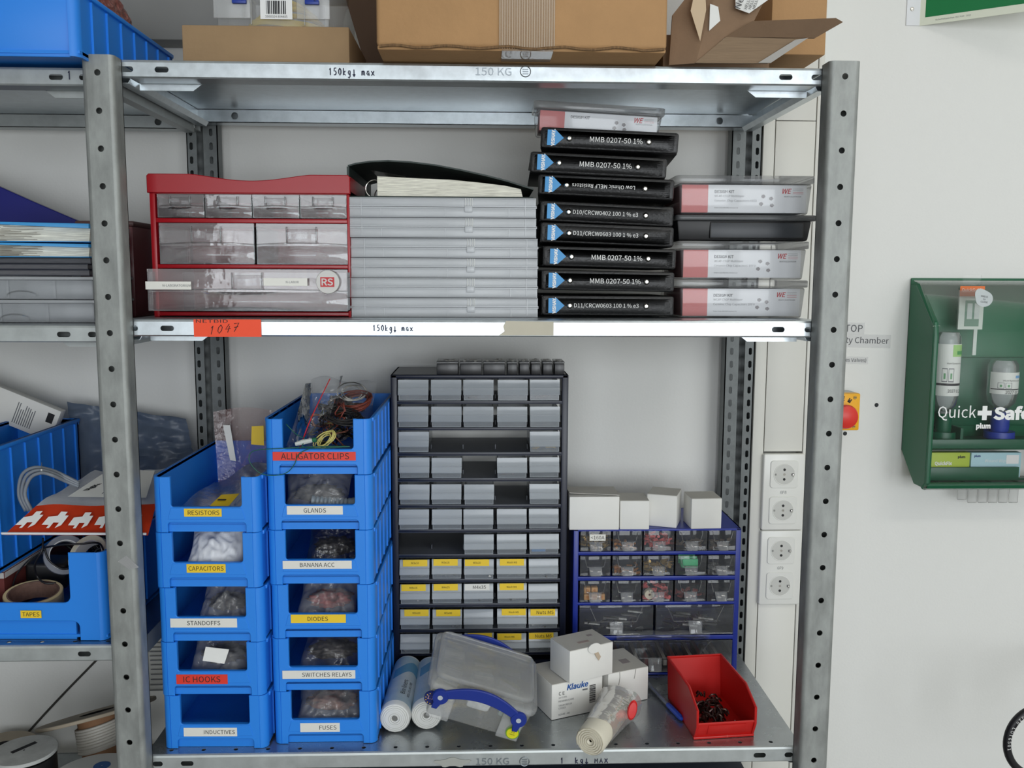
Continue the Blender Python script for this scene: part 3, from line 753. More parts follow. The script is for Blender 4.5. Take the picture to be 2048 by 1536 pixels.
# clear box with yellow cables
p0, p1 = at(424, 50, .075), at(665, 50, .075); w = p1.x - p0.x; d = .26; hb = .105
t = thing('clear_storage_box', 'clear plastic box with blue latches and yellow cables on the low carton', 'storage box', (p0.x, .075, bz + .001))
b = MB(); 
b.hexa([(.006, .006, 0), (w - .006, .006, 0), (w - .006, d - .006, 0), (.006, d - .006, 0), (0, 0, hb), (w, 0, hb), (w, d, hb), (0, d, hb)], FROSTC, .004)
for x in (.055, .13): b.box(x, x + .0015, -.0015, .002, .004, hb, FROST)
b.box(.003, .055, -.003, .0, .012, hb - .01, FROSTC, .001); b.box(w - .05, w - .003, -.003, .0, .012, hb - .01, FROSTC, .001)
b.build('tub', t)
b = MB(); b.box(-.004, w + .004, -.004, d + .004, hb, hb + .014, FROSTC, .004); b.build('lid', t)
b = MB(); HB = mat('royal blue latch', (26, 56, 150), .4)
for x in (w * .18, w * .78): b.box(x, x + .02, -.008, -.002, .031, .037, HB, .001); b.box(x + .012, x + .017, -.008, -.002, .034, .08, HB, .001)
b.build('latch', t)
lb = sticker('barcode_label', t, (w * .54, -.0035, .026), .045, .03, WHITE, None, lines=[('5060024 804485', 0, -.0115, .0032, 'c', INK)])
b = MB(); x = w * .54 - .014; r_ = random.Random(3)
while x < w * .54 + .014:
    k = r_.choice((.0006, .0012, .0018)); b.box(x, x + k, -.0044, -.0041, .018, .036, INK); x += k + r_.choice((.0006, .001, .0014))
b.build('barcode', lb)
YC = mat('yellow cable', (226, 196, 60), .45)
b = MB()
for k in range(5):
    b.tube([(w * .5 + (w * .36 - .006 * k) * cos(a), d * .5 + (d * .36 - .005 * k) * sin(a), .016 + .008 * k + .004 * sin(a * 2 + k)) for a in [2 * pi * q / 28 for q in range(28)]], .004, YC, 7, closed=True)
o = b.build('yellow_cable'); o.location = t.location; tag(o, 'coil of yellow cable inside the clear box on the top shelf', 'cable')

# large taped carton overhanging the edge
YB = -.036
p0, p1 = at(751, 0, YB), at(1337, 0, YB); q0 = at(757, 98, YB)
w = p1.x - p0.x; zb = ZTOP
t = thing('cardboard_box', 'large brown cardboard box closed with fibre tape, centre of the top shelf', 'cardboard box', (p0.x, YB, zb + .002))
b = MB(); b.box(0, w, .002, .38, .004, .30, KRAFT, .006, 3)
b.box(.001, w - .001, .004, .378, 0, .006, KRAFT, .002)
b.build('carton', t)
b = MB(); ED = mat('corrugated edge', (120, 92, 62), .9, var=.35, vs=40, stretch=(8, 1, 1))
pts = [(.004 + (w - .008) * k / 40, -.0006 - .0006 * rnd.random(), .003 + .0016 * sin(k * .8) + .001 * rnd.random()) for k in range(41)]
b.tube(pts, .0018, ED, 6); b.build('flap_edge', t)
b = MB(); FT = clear('fibre tape film', (226, 210, 186), .1, .12)
FI = mat('tape fibres', (234, 224, 208), .25)
tx0, tx1 = at(998, 60, YB).x - p0.x, at(1110, 60, YB).x - p0.x
b.box(tx0, tx1, -.0007, .0008, .004, .30, FT); b.box(tx0 + .004, tx1 - .002, -.0007, .06, -.0006, 0.001, FT)
for k in range(23):
    x = tx0 + .001 + (tx1 - tx0 - .002) * k / 22; b.box(x, x + .0003, -.0011, -.0006, .002, .30, FI)
b.build('fibre_tape', t)
# dark cardboard behind it
P = [at(713, 0, .25), at(735, 0, .25), at(757, 125, .25), at(752, 125, .25)]
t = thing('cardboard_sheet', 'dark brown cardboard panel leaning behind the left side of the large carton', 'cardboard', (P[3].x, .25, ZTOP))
b = MB(); a = P[3].x; b.prism([(-.004, 0), (.085, 0), (.06, .33), (P[0].x - a - .062, .30)], 'y', 0, .005, mat('deep brown card', (104, 82, 66), .85)); b.build('panel', t)  # one even dark brown over the whole panel

# torn carton at the right end
YT = .012
t = thing('cardboard_box', 'torn open brown cardboard box with a flap sticking out over the right end', 'cardboard box', (at(1340, 128, YT).x, YT, ZTOP), (0, 0, 0))
ox = t.location
def L_(px, py, Y): q = at(px, py, Y); q.z = max(q.z, ZTOP + .0008); return q - ox
KT = mat('torn brown card', (136, 110, 86), .85, var=.08, vs=20, bump=.25, bs=120)
b = MB()
# left part: end face leaning, seen dark beside the large carton
A = [L_(1337, 130, YT), L_(1391, 130, YT), L_(1500, 58, YT - .012), L_(1420, -40, YT + .01), L_(1385, -40, .06), L_(1350, 20, .05)]
def slab(pts, t_, m, d=Y_):
    v = b.vv(pts); v2 = b.vv([Vector(p) + Vector(d) * t_ for p in pts]); n = len(pts)
    fs = [b.ff(v, m), b.ff(v2[::-1], m)] + [b.ff([v[(i + 1) % n], v[i], v2[i], v2[(i + 1) % n]], m) for i in range(n)]
    bmesh.ops.recalc_face_normals(b.bm, faces=[f for f in fs if f])
slab([L_(1338, 130, .03), L_(1391, 130, .016), L_(1436, -30, .016), L_(1392, -30, .03), L_(1345, 30, .04)], .004, KT)
slab([L_(1391, 130, .016), L_(1450, 75, .008), L_(1508, 42, 0), L_(1545, -30, .016), L_(1436, -30, .016)], .004, KT)
b.build('end_panel', t)
b = MB(); slab([L_(1390, 130, .014), L_(1536, 131, .012), L_(1612, 78, 0), L_(1452, 74, .004)], .004, mat('card flap underside', (138, 116, 92), .85, var=.1, vs=60, stretch=(.3, 1, 8), bump=.2, bs=100)); 
slab([L_(1452, 74, .004), L_(1630, 76, 0), L_(1686, 44, -.03), L_(1672, 36, -.03), L_(1505, 42, -.01)], .004, KT); b.build('flap', t)
b = MB(); slab([L_(1516, 131, .01), L_(1541, 132, .01), L_(1616, 76, -.002), L_(1590, 80, -.002)], .001, mat('grey packing tape', (176, 172, 166), .4), -Y_); 
b.build('packing_tape', t); b = MB(); slab([L_(1381, 22, .012), L_(1400, 83, .012), L_(1412, 20, .012), L_(1410, -20, .012), L_(1390, -20, .012)], .001, mat('beige tape strip', (196, 172, 140), .5), -Y_); b.build('packing_tape', t)
b = MB(); slab([L_(1418, 62, .012), L_(1440, 42, .012), L_(1436, 14, .012), L_(1420, 8, .012)], .001, PAPER, -Y_)
b.build('shipping_label', t)
b = MB(); c = [L_(1470, -30, .004), L_(1471, 17, .004), L_(1498, 27, .0), L_(1536, 0, .0), L_(1545, -30, .004)]
slab(c, .001, PAPER, -Y_); o = b.build('shipping_label', t)
b = MB(); b.text('Neue', L_(1482, -4, -.0015), Vector((.35, 0, 1)), Vector((-1, 0, .35)), INK, h=.009, w=.028)
for i in range(3): b.text('HELLER  STR', L_(1499 + 8 * i, -4, -.002), Vector((.35, 0, 1)), Vector((-1, 0, .35)), INK, h=.004)
b.build('lettering', o)
b = MB(); b.box(.012, .155, .05, .36, .001, .045, KT, .003); b.box(.0, .012, .05, .36, .001, .05, KT); b.build('tray', t)
# second box behind it
p0, p1 = at(1500, 0, .2), at(1632, 0, .2)
carton('cardboard_box', 'plain light brown cardboard box behind the torn box at the right end', 'cardboard box', p0.x + .02, .15, ZTOP + .046, p1.x - p0.x - .02, .22, .30, KRAFT)

# grey wall duct behind the top left boxes
p0, p1 = at(300, 79, .43), at(700, 76, .43)
b = MB(); b.box(-.5, at(640, 76, .43).x, .43, W_Y - .001, p0.z, p0.z + .42, mat('grey duct metal', (128, 128, 126), .5), .002); o = b.build('wall_duct'); tag(o, 'grey metal duct box on the wall behind the top shelf boxes', 'duct')

# big blue bin with pink bubble bag
def big_bin(name, label, x, y, z, w, d, h, rot=0, open_front=False, group='large blue bins', ribs=7, notch=.5):
    o = thing(name, label, 'storage bin', (x, y, z), (0, 0, rot), group); t = .004; b = MB()
    b.box(-w / 2, w / 2, t, d - t, .004, .008, BLUE)
    if open_front:
        m = .052; hpanel(b, w / 2 - .01, h, w / 2 - m, h * notch, w / 2 - m + .012, .03, 0, t, BLUE, .01)
        b.box(-w / 2 + m - .004, w / 2 - m + .004, .006, .01, 0, .05, BLUE)
    else:
        b.hexa([(-w / 2 + .01, .006, 0), (w / 2 - .01, .006, 0), (w / 2 - .01, .01, 0), (-w / 2 + .01, .01, 0), (-w / 2 + .008, 0, h), (w / 2 - .008, 0, h), (w / 2 - .008, .005, h), (-w / 2 + .008, .005, h)], BLUE, .001)
        b.box(-.004, .004, -.004, .004, .04, h, BLUE, .001)
    for s in (-1, 1):
        # rounded corner post and ribbed side wall
        pr = []; r = .012
        for k in range(7):
            a = pi / 2 * k / 6; pr.append((s * (w / 2 - r + r * sin(a)), r - r * cos(a)))
        inn = [(p[0] - s * t * sin(pi / 2 * i / 6), p[1] + t * cos(pi / 2 * i / 6)) for i, p in enumerate(pr)]
        b.prism(pr + inn[::-1], 'z', 0, h, BLUE)
        b.box(*sorted((s * (w / 2 - t), s * w / 2)), r, d, 0, h, BLUE)
        b.box(*sorted((s * (w / 2 - t), s * (w / 2 + .004))), r, d, h - .006, h, BLUE, .001)
        for k in range(ribs):
            y_ = r + (d - r) * (k + .6) / ribs; b.box(*sorted((s * w / 2, s * (w / 2 + .003))), y_, y_ + .003, .01, h - .008, BLUE)
    b.box(-w / 2, w / 2, d - t, d, 0, h, BLUE); b.box(-w / 2, w / 2, d - t, d + .006, h - .012, h, BLUE, .001)
    b.build('bin_body', o)
    return o
BUB = mat('pink bubble film', (140, 84, 76), .22, var=.35, vs=70)
nt = BUB.node_tree; vo = nt.nodes.new('ShaderNodeTexVoronoi'); vo.inputs['Scale'].default_value = 110; bp_ = nt.nodes.new('ShaderNodeBump'); bp_.inputs['Strength'].default_value = .9; bp_.inputs['Distance'].default_value = .004
tc_ = nt.nodes.new('ShaderNodeTexCoord'); nt.links.new(tc_.outputs['Object'], vo.inputs[0]); nt.links.new(vo.outputs['Distance'], bp_.inputs['Height']); nt.links.new(bp_.outputs[0], nt.nodes['Principled BSDF'].inputs['Normal'])
yb0 = -.03; p = at(146, 112, yb0); xs_ = at(158, 120, yb0).x; hq = atx(187, 0, xs_).z - ZL1; dq = min(atx(343, 121, xs_).y - yb0, .45)
o = big_bin('storage_bin', 'large blue ribbed bin holding a pink bubble bag, top left corner', xs_ - .1175, yb0, ZL1 + .001, .235, dq, hq, rad(0))
sticker('label', o, (-.09, -.006, .048), .05, .018, WLAB)
b = MB(); b.box(-.016, -.006, -.0045, -.0035, .07, .08, WLAB); b.build('clip', o)
b = MB(); b.crumple((0, 0, 0), (.055, .12, .06), BUB, 4, 5, .16, 3, .5)
g = b.build('bubble_bag', ang=180); g.location = (xs_ - .08, yb0 + dq * .62, ZL1 + hq + .012); tag(g, 'pink antistatic bubble bag lying in the large blue bin', 'bubble bag')
# ================================================================== middle shelf
# red drawer unit
Y0 = .09
RX = (at(303, 500, Y0).x + at(700, 500, Y0).x) / 2; RW = at(700, 500, Y0).x - at(303, 500, Y0).x
ZB = ZMID + .0003
t = thing('drawer_unit', 'red plastic drawer unit with clear drawers on the middle shelf', 'drawer unit', (RX, Y0, ZB))
rx = lambda px, py=500, Y=Y0: at(px, py, Y).x - RX
rz = lambda py, px=500, Y=Y0: at(px, py, Y).z - ZB
RD = .17; w2 = RW / 2
zl0, zt_ = rz(387), rz(349)
b = MB()
b.box(-w2, -w2 + .008, 0, RD, 0, zl0, REDP, .001); b.box(w2 - .004, w2, 0, RD, 0, zl0, REDP, .001)
b.box(-w2, w2, RD - .003, RD, 0, zl0, REDP)
for a, c in ((632, 624), (537, 529), (446, 437)): b.box(-w2 + .004, w2 - .003, .001, RD, max(0, rz(a)), rz(c), REDP, .001)
b.box(-w2 + .004, w2 - .003, .001, RD, zl0 - .001, zl0 + .002, REDP)
b.build('housing', t)
b = MB(); n = 24; pr = [(-w2 - .002, zl0), (w2 + .002, zl0), (w2 + .002, zt_ - .003), (w2 - .001, zt_)]
xa, xb = rx(386), rx(625)
for k in range(n + 1):
    u = k / n; x = xb + (xa - xb) * u; pr.append((x, zt_ - .0092 * sin(pi * u) ** 1.3))
pr += [(-w2 + .001, zt_), (-w2 - .002, zt_ - .003)]
b.prism(pr, 'y', -.004, .003, REDP, .001); b.box(-w2 - .002, w2 + .002, .003, RD + .002, zl0, zl0 + .004, REDP); b.box(-w2 - .002, w2 + .002, RD - .002, RD + .002, zl0, zt_, REDP)
b.box(-w2 - .002, -w2 + .001, .003, RD, zl0, zt_ - .002, REDP); b.box(w2 - .001, w2 + .002, .003, RD, zl0, zt_ - .002, REDP)
b.build('top_tray', t)
o = sticker('paper_sheet', None, (0, 0, 0), .17, .09, PAPER, None, R=X, U=Y_); o.location = (RX, Y0 + .09, ZB + zt_ - .0045 + .0); o.rotation_euler = (rad(8), 0, 0); tag(o, 'white paper sheet lying in the tray of the red drawer unit', 'paper')
def rs_drawer(xa, xb, za, zb_, y=-.001, d=.14, bow=.012, pull=True):
    b = MB(); w = xb - xa; h = zb_ - za; t_ = .0015; xc = (xa + xb) / 2
    # front: flat upper part and a bowed lower part
    hs = za + h * .48
    b.box(xa, xb, y, y + t_, hs - .002, zb_, CLEARP)
    def fn(u, v):
        xx = xa + w * u; arch = sin(pi * u) ** .8
        return (xx, y - bow * arch * sin(pi * min(1, v * 1.15)) * .8 - .0002, za + (hs - za) * v + arch * h * .045 * v)
    b.sheet(fn, 14, 8, CLEARP, .0012)
    b.tube([(xa + w * k / 14, y - bow * .35 * sin(pi * k / 14) - .0006, hs + sin(pi * k / 14) ** .8 * h * .045) for k in range(15)], .0009, CLEAR, 6)
    b.box(xa, xa + t_, y, y + d, za, zb_ - .004, CLEARP); b.box(xb - t_, xb, y, y + d, za, zb_ - .004, CLEARP)
    b.box(xa, xb, y, y + d, za, za + t_, CLEARP); b.box(xa, xb, y + d - t_, y + d, za, zb_ - .004, CLEARP)
    o = b.build('drawer', t)
    b = MB(); pw = min(.045, w * .45); pz = za + h * .52
    b.box(xc - pw / 2, xc - pw / 2 + .002, y - .006, y, pz, pz + h * .4, CLEAR, .0005); b.box(xc + pw / 2 - .002, xc + pw / 2, y - .006, y, pz, pz + h * .4, CLEAR, .0005)
    b.box(xc - pw / 2, xc + pw / 2, y - .003, y - .0015, pz, pz + h * .34, CLEAR, .0005); b.build('drawer_pull', o)
    return o
cols = [318, 413, 507, 601.5, 695.5]
for i in range(4): rs_drawer(rx(cols[i]) + .0006, rx(cols[i + 1]) - .0006, rz(436), rz(389.5), bow=.006)
rs_drawer(rx(320), rx(510) - .0004, rz(528.5), rz(447), bow=.009); rs_drawer(rx(514), rx(695.5), rz(528.5), rz(447), bow=.009)
yd = -.028
big = rs_drawer(rx(292, 500, Y0 + yd), rx(694, 500, Y0 + yd), rz(622, 500, Y0 + yd), rz(538.5, 500, Y0 + yd), y=yd, bow=.012)
P = lambda px, py: Vector((rx(px, py, Y0 + yd - .007), yd - .0075, rz(py, px, Y0 + yd - .007)))
sticker('label', big, P(337, 571), .065, .0115, WLAB, 'N-LABORATORIUM', INKG, th=.0036, tx=.012)
sticker('label', big, P(571, 564), .063, .011, WLAB, 'N-LABOR', INKG, th=.0034, tx=.01)
b = MB(); c = P(656, 564)
b.lathe([(0, c.y - .0022), (.0165, c.y - .0022), (.017, c.y - .0008), (.017, c.y)], mat('badge grey', (206, 204, 200), .4), (c.x, 0, c.z), 'y', 36)
RL = mat('badge red', (196, 30, 40), .45)
b.box(c.x - .0105, c.x + .0095, c.y - .0027, c.y - .0022, c.z - .007, c.z + .007, RL)
b.text('RS', (c.x - .0005, c.y - .0027, c.z), X, Z, mat('badge grey', (206, 204, 200), .4), h=.0105, w=.0165, bold=.008)
b.build('badge', big)

# six clear assortment cases in a stack
tops = (634, 596.5, 555.5, 516, 477, 435.8, 394.8); YC0 = .09
xl_ = (699, 700, 702, 704, 700, 699.5); xr_ = (1079, 1076, 1075, 1073, 1070, 1069)
labs = ['lowest clear assortment case of the stack, lying on the middle shelf', 'clear assortment case, second from below in the stack of six', 'clear assortment case, third from below in the stack of six', 'clear assortment case, fourth from below in the stack of six', 'clear assortment case, fifth from below in the stack of six', 'topmost clear assortment case of the stack, directly under the green binder']
zcur = ZMID; scale = (at(900, 394.8, YC0).z - ZMID) / 6
def case_parts(w, d, h):
    o = thing('assortment_case', 'x', 'assortment case', group='clear assortment cases'); t_ = .0016
    def shell(nm, z0, z1, top):
        b = MB()
        b.box(-w / 2, w / 2, 0, t_, z0, z1, FROSTE, .0006); b.box(-w / 2, w / 2, d - t_, d, z0, z1, FROSTE); b.box(-w / 2, -w / 2 + t_, t_, d - t_, z0, z1, FROSTE); b.box(w / 2 - t_, w / 2, t_, d - t_, z0, z1, FROSTE)
        b.box(-w / 2, w / 2, 0, d, (z1 - t_) if top else z0, z1 if top else z0 + t_, FROSTE)
        b.box(-w / 2 - .001, w / 2 + .001, -.0012, .0005, (z0 if top else z1 - .0014), (z0 + .0014 if top else z1), FROSTE)
        return b
    b = shell('base', .0006, h * .52, False)
    for u in (.175, .515, .855):
        b.box(-w / 2 + w * u - .0008, -w / 2 + w * u + .0008, -.0004, d - .002, .002, h * .46, FROSTE)
    for k in range(1, 4): b.box(-w / 2 + .002, w / 2 - .002, d * k / 4, d * k / 4 + .0012, .002, h * .46, FROST)
    b.build('base', o)
    b = shell('lid', h * .54, h - .0004, True)
    for dx in (-.005, -.0012, .0026, .005): b.box(w * .14 + dx, w * .14 + dx + .0008, -.001, .001, h * .54, h * .98, mat('milky rib', (214, 216, 212), .4))
    b.box(w * .14 - .006, w * .14 + .006, -.0022, -.0006, h * .28, h * .6, FROSTE, .0006)
    for dx in (-.43, .44): b.box(w * dx, w * dx + .0012, -.0008, .0008, h * .1, h * .96, FROSTE)
    b.build('lid', o)
    return o
cw = at(1075, 560, YC0).x - at(701, 560, YC0).x
proto = case_parts(cw, .26, scale)
cases = [proto] + [copy_tree(proto) for _ in range(5)]
for i in range(6):
    o = cases[i]
    o.location = ((at(xl_[i], 560, YC0).x + at(xr_[i], 560, YC0).x) / 2, YC0 + (.0, .003, .006, .008, .003, .002)[i], ZMID + scale * i)
    o['label'] = labs[i]
    b = MB(); 
    for k in range(3): b.box(-.03 + .05 * k, .0 + .05 * k + .02, .1, .16, .0022 , .006, mat('pale contents', (196, 190, 180), .6)) if k != i % 3 else None
    b.build('contents', o)['kind'] = 'stuff'

# dark green binder lying open side to the front
YBd = .10; zb = ZMID + scale * 6
def bp(px, py): q = at(px, py, YBd); return (q.x, q.z)
c0 = bp(695, 384)
t = thing('ring_binder', 'dark green ring binder full of punched sheets on the clear cases', 'ring binder', (c0[0], YBd, zb))
B = lambda px, py: (bp(px, py)[0] - c0[0], bp(px, py)[1] - zb)
GB = mat('dark green board', (22, 40, 36), .5)
up = [B(px, py) for px, py in ((696, 333), (712, 328.5), (740, 324.5), (776, 323), (820, 325.5), (870, 331.5), (920, 341), (970, 352), (1015, 363.5), (1067, 380))]
dz = max(0, .0015 - min(p[1] for p in up))
b = MB(); b.strip([(p[0], p[1]) for p in up], 'y', 0, .27, .0022, GB); b.build('upper_cover', t)
b = MB(); b.box(.0, up[-1][0], 0, .27, .0002, .0022, GB, .0005); b.build('lower_cover', t)
b = MB(); b.prism([(-.0005, .0), (.002, .0), (.003, up[0][1]), (-.0005, up[0][1])], 'y', 0, .27, GB); b.build('spine', t)
b = MB(); sh = [B(px, py) for px, py in ((753, 350), (790, 352), (850, 355), (900, 357), (960, 363), (1010, 369), (1042, 376))]
zf = .0024; b.prism([(sh[0][0], zf)] + [(sh[-1][0] + .003, zf)] + [(p[0], max(p[1] - .001, zf + .002)) for p in sh[::-1]], 'y', .006, .24, PAPERS, .0006); b.build('paper_sheaf', t)
b = MB(); PK = clear('clear pocket film', (190, 192, 190), .25, .15)
b.sheet(lambda u, v: (B(736 + 70 * u, 0)[0], .004 + .22 * v, B(736 + 70 * u, 341 + 12 * u)[1] + .001), 6, 2, PK); b.build('clear_pocket', t)
for y_ in (.03, .15):
    b = MB(); c = ((B(733, 0)[0] + B(753, 0)[0]) / 2, B(0, 368)[1]); rr = .0135
    b.tube([(c[0] - .002 + rr * cos(a) * (1.05 if cos(a) < 0 else .8), y_, max(.003, c[1] + rr * sin(a))) for a in [rad(20 + 320 * k / 24 + 30) for k in range(25)]], .0009, STEEL, 6); b.build('ring', t)

# black sample books with printed spines
VB = mat('triangle blue', (70, 152, 212), .5)
def sample_book(w, h, d):
    o = thing('sample_book', 'x', 'sample book', group='black sample books')
    b = MB(); b.prism(rrect(-w / 2, w / 2, .0006, h, .004, 3), 'y', 0, .012, BLACKV, .003, 2)
    # cushioned front of the spine and its welded seams
    def fn(u, v):
        k = (sin(pi * u) ** .3) * (sin(pi * v) ** .45)
        return (-w * .47 + w * .94 * u, -.0002 - .003 * k, .0035 + (h - .008) * v)
    b.sheet(fn, 22, 8, BLACKV, .001)
    b.build('spine', o)
    b = MB(); b.box(-w / 2, w / 2, .01, d, h - .0035, h, BLACKV, .0012); b.build('upper_cover', o)
    b = MB(); b.box(-w / 2, w / 2, .01, d, .0006, .0036, BLACKV, .0012); b.build('lower_cover', o)
    b = MB(); b.box(-w / 2 + .006, w / 2 - .006, .013, d - .006, .0037, h - .0036, mat('sample cards', (40, 40, 42), .6, var=.3, vs=40, stretch=(1, 1, 30))); b.build('sample_cards', o)
    for x in (-w * .29, w * .285):
        b = MB(); b.lathe([(0, -.0062), (.0022, -.006), (.004, -.0046), (.0046, -.003), (.0046, -.001)], STEEL, (x, 0, h * .5), 'y', 20); b.build('rivet', o)
    b = MB(); xx = -w * .45; yq = -.0034
    b.prism([(xx, h * .14), (xx + .012, h * .14), (xx + .024, h * .5), (xx + .012, h * .86), (xx, h * .86)], 'y', yq, yq + .002, VB)
    b.text('VISHAY.', (xx + .0085, yq - .0002, h * .5), Z, -X, WHITE, w=h * .8, h=.0055, bold=.02); b.build('logo', o)
    return o
YV = .085
books = [(1080, 1352, 590.7, 'D11/CRCW0603 100 1 % e3', .3, 0, 0, 'lowest black sample book, printed D11/CRCW0603, on the middle shelf'),
 (1081, 1352, 540, 'MMB 0207-50 1%', .8, 0, 0, 'black MMB 0207-50 sample book, second from below in the stack of eight'),
 (1085, 1354, 492, 'MMB 0207-50 1%', 1.3, 0, 0, 'black MMB 0207-50 sample book, third from below in the stack of eight'),
 (1080, 1349, 444.4, 'D11/CRCW0603 100 1 % e3', 1.9, 0, .002, 'black D11/CRCW0603 sample book, fourth from below in the stack of eight'),
 (1080.6, 1347, 401.7, 'D10/CRCW0402 100 1 % e3', 2.3, 0, .002, 'black D10/CRCW0402 sample book in the middle of the stack'),
 (1077.5, 1345, 347, 'Low Ohmic MELF Resistors', 2.6, -4, -.008, 'black sample book with upside down Low Ohmic MELF Resistors lettering'),
 (1062.8, 1330, 303, 'MMB 0207-50 1%', 2.6, -2, -.012, 'black MMB 0207-50 sample book shifted left, second from the top'),
 (1085, 1350, 252.5, 'MMB 0207-50 1%', 3.0, -6, -.016, 'topmost black MMB 0207-50 sample book, tilted under the clear design kit')]
bw = .2; bh = .0304
proto = sample_book(bw, bh, .215)
bks = [proto] + [copy_tree(proto) for _ in range(7)]
ztops = [at(1215, b_[2] + 4, YV).z for b_ in books]
tilt0 = 0; zc = ZMID
for i, (xa, xb, yt, txt, roll, yaw, dy, lab) in enumerate(books):
    o = bks[i]
    y_ = YV + dy; ca = at(xa, yt, y_); cb = at(xb, yt, y_)
    zt = at((xa + xb) / 2, yt + (xb - xa) / 2 * math.tan(rad(roll)), y_).z
    o.location = ((ca.x + cb.x) / 2, y_, zt - bh); o.rotation_euler = (0, rad(roll), rad(yaw)); o['label'] = lab
    b = MB()
    if 'Ohmic' in txt: b.text(txt, (-.004, -.0036, bh * .5), -X, -Z, WHITE, w=.092)
    elif 'MMB' in txt: b.text(txt, (.01, -.0036, bh * .5), X, Z, WHITE, w=.076)
    else: b.text(txt, (-.003, -.0036, bh * .5), X, Z, WHITE, w=.097)
    b.build('lettering', o)
    top_book = o

# clear design kits
KP = mat('kit inlay white', (238, 240, 243), .6)
KR = mat('kit inlay red', (216, 118, 116), .6)
KC = clear('kit clear plastic', (226, 228, 232), .1, .1)
def design_kit(w, d, h, code):
    o = thing('design_kit', 'x', 'component kit', group='clear design kit boxes'); t_ = .0015
    b = MB(); hb = h - .011
    b.hexa([(-w / 2 + .008, .004, 0), (w / 2 - .008, .004, 0), (w / 2 - .008, d - .004, 0), (-w / 2 + .008, d - .004, 0), (-w / 2 + .004, .001, hb), (w / 2 - .004, .001, hb), (w / 2 - .004, d - .001, hb), (-w / 2 + .004, d - .001, hb)], KC, .004, 3)
    b.build('tub', o)
    b = MB(); b.prism(rrect(-w / 2, w / 2, -.002, d + .002, .008), 'z', hb, h, KC, .0015, 2); b.build('lid', o)
    b = MB(); x0_, x1_ = -w / 2 + .0105, w / 2 - .0105; xs = x0_ + (x1_ - x0_) * .21; z0_, z1_ = .004, hb - .002; yi = .0075
    b.box(xs, x1_, yi, yi + .001, z0_, z1_, KP); b.box(x0_, xs, yi, yi + .001, z0_, z1_, KR)
    b.box(x0_, xs, yi + .001, d - .01, .003, z1_, KR); b.box(xs, x1_, yi + .001, d - .01, .003, z1_, KP)
    L = lambda u, v: Vector((xs + (x1_ - xs) * u, yi, z0_ + (z1_ - z0_) * v))
    TX = mat('kit grey text', (120, 122, 126), .6); TR = mat('kit logo red', (200, 40, 50), .6); TD = mat('kit dark text', (70, 72, 76), .6)
    b.text('DESIGN KIT', L(.065, .75), X, Z, TD, h=.0046, align='l', bold=.01)
    if code:
        b.text('WCAP-CSGP Multilayer', L(.065, .58), X, Z, TX, h=.0044, align='l'); b.text('Ceramic Chip Capacitors ' + code, L(.065, .41), X, Z, TX, h=.0044, w=.064, align='l'); b.text('Order Code 885 080, Version 1.0', L(.065, .15), X, Z, TD, h=.0022, align='l', w=.036)
    b.text('WE', L(.8, .78), X, Z, TR, h=.0075, w=.014, shear=.25, bold=.008)
    for k in range(4): b.box(L(.86, 0).x, L(.965, 0).x, yi - .0003, yi, L(0, .68 + .06 * k).z, L(0, .69 + .06 * k).z, TR if k < 2 else TX)
    b.text('WURTH ELEKTRONIK', L(.86, .58), X, Z, TD, h=.0022, w=.026)
    for u, v in ((.56, .58), (.64, .5), (.54, .3), (.65, .25)):
        c = L(u, v); b.prism([(c.x - .003, c.z - .001), (c.x + .0005, c.z - .003), (c.x + .0035, c.z), (c.x + .001, c.z + .003), (c.x - .0025, c.z + .002)], 'y', yi - .0005, yi, mat('kit chips', (150, 146, 148), .6))
    for k in range(2): b.text('WURTH', Vector((x0_ + .004, yi, L(0, .6 - .25 * k).z)), X, Z, mat('kit pale red', (226, 150, 150), .6), h=.0022, align='l')
    b.build('printed_inlay', o)
    return o
YK = .095
def kx(a, c, py): p, q = at(a, py, YK), at(c, py, YK); return (p.x + q.x) / 2, q.x - p.x
zk = [at(1480, y, YK).z for y in (560, 487, 430, 351.5)]
h1 = zk[0] - ZMID
xc, w1 = kx(1355, 1618, 560); k1 = design_kit(w1, .16, h1 - .0004, '100 V'); k1.location = (xc, YK, ZMID + .0002); k1['label'] = 'lowest clear design kit with red and white inlay, on the middle shelf'
xc, _ = kx(1356, 1620, 490); k2 = copy_tree(k1, None, (xc, YK, ZMID + h1 + .0006), None, 'clear design kit under the black case, second from below')
hB = zk[0] - ZMID + h1
# black case between them
zB = ZMID + 2 * h1 + .001; zTp = at(1480, 430, YK).z
xa, xb = at(1351, 455, YK).x, at(1634, 455, YK).x
t = thing('black_case', 'black plastic case between the clear design kits on the right', 'case', ((xa + xb) / 2, YK, zB)); w = xb - xa; h = zTp - zB
BC = mat('charcoal plastic', (38, 42, 48), .4)
b = MB(); b.hexa([(-w / 2 + .006, .004, 0), (w / 2 - .012, .004, 0), (w / 2 - .012, .17, 0), (-w / 2 + .006, .17, 0), (-w / 2 + .002, 0, h - .008), (w / 2 - .008, 0, h - .008), (w / 2 - .008, .175, h - .008), (-w / 2 + .002, .175, h - .008)], BLACK, .003, 2)
b.box(-w / 2 + .052, w / 2 - .02, -.001, .004, .003, h - .01, BC, .002); b.build('tub', t)
b = MB(); b.prism(rrect(-w / 2, w / 2, -.004, .178, .008), 'z', h - .0085, h, clear('smoked lid', (90, 92, 94), .75, .3), .002, 2); b.build('lid', t)
xc, w3 = kx(1350, 1627, 400); k3 = design_kit(w3, .17, zk[3] - zTp - .001, '0603'); k3.location = (xc, YK - .006, zTp + .0006); k3['label'] = 'topmost clear design kit of the right stack, lying on the black case'; k3.rotation_euler = (0, rad(0.0), 0)
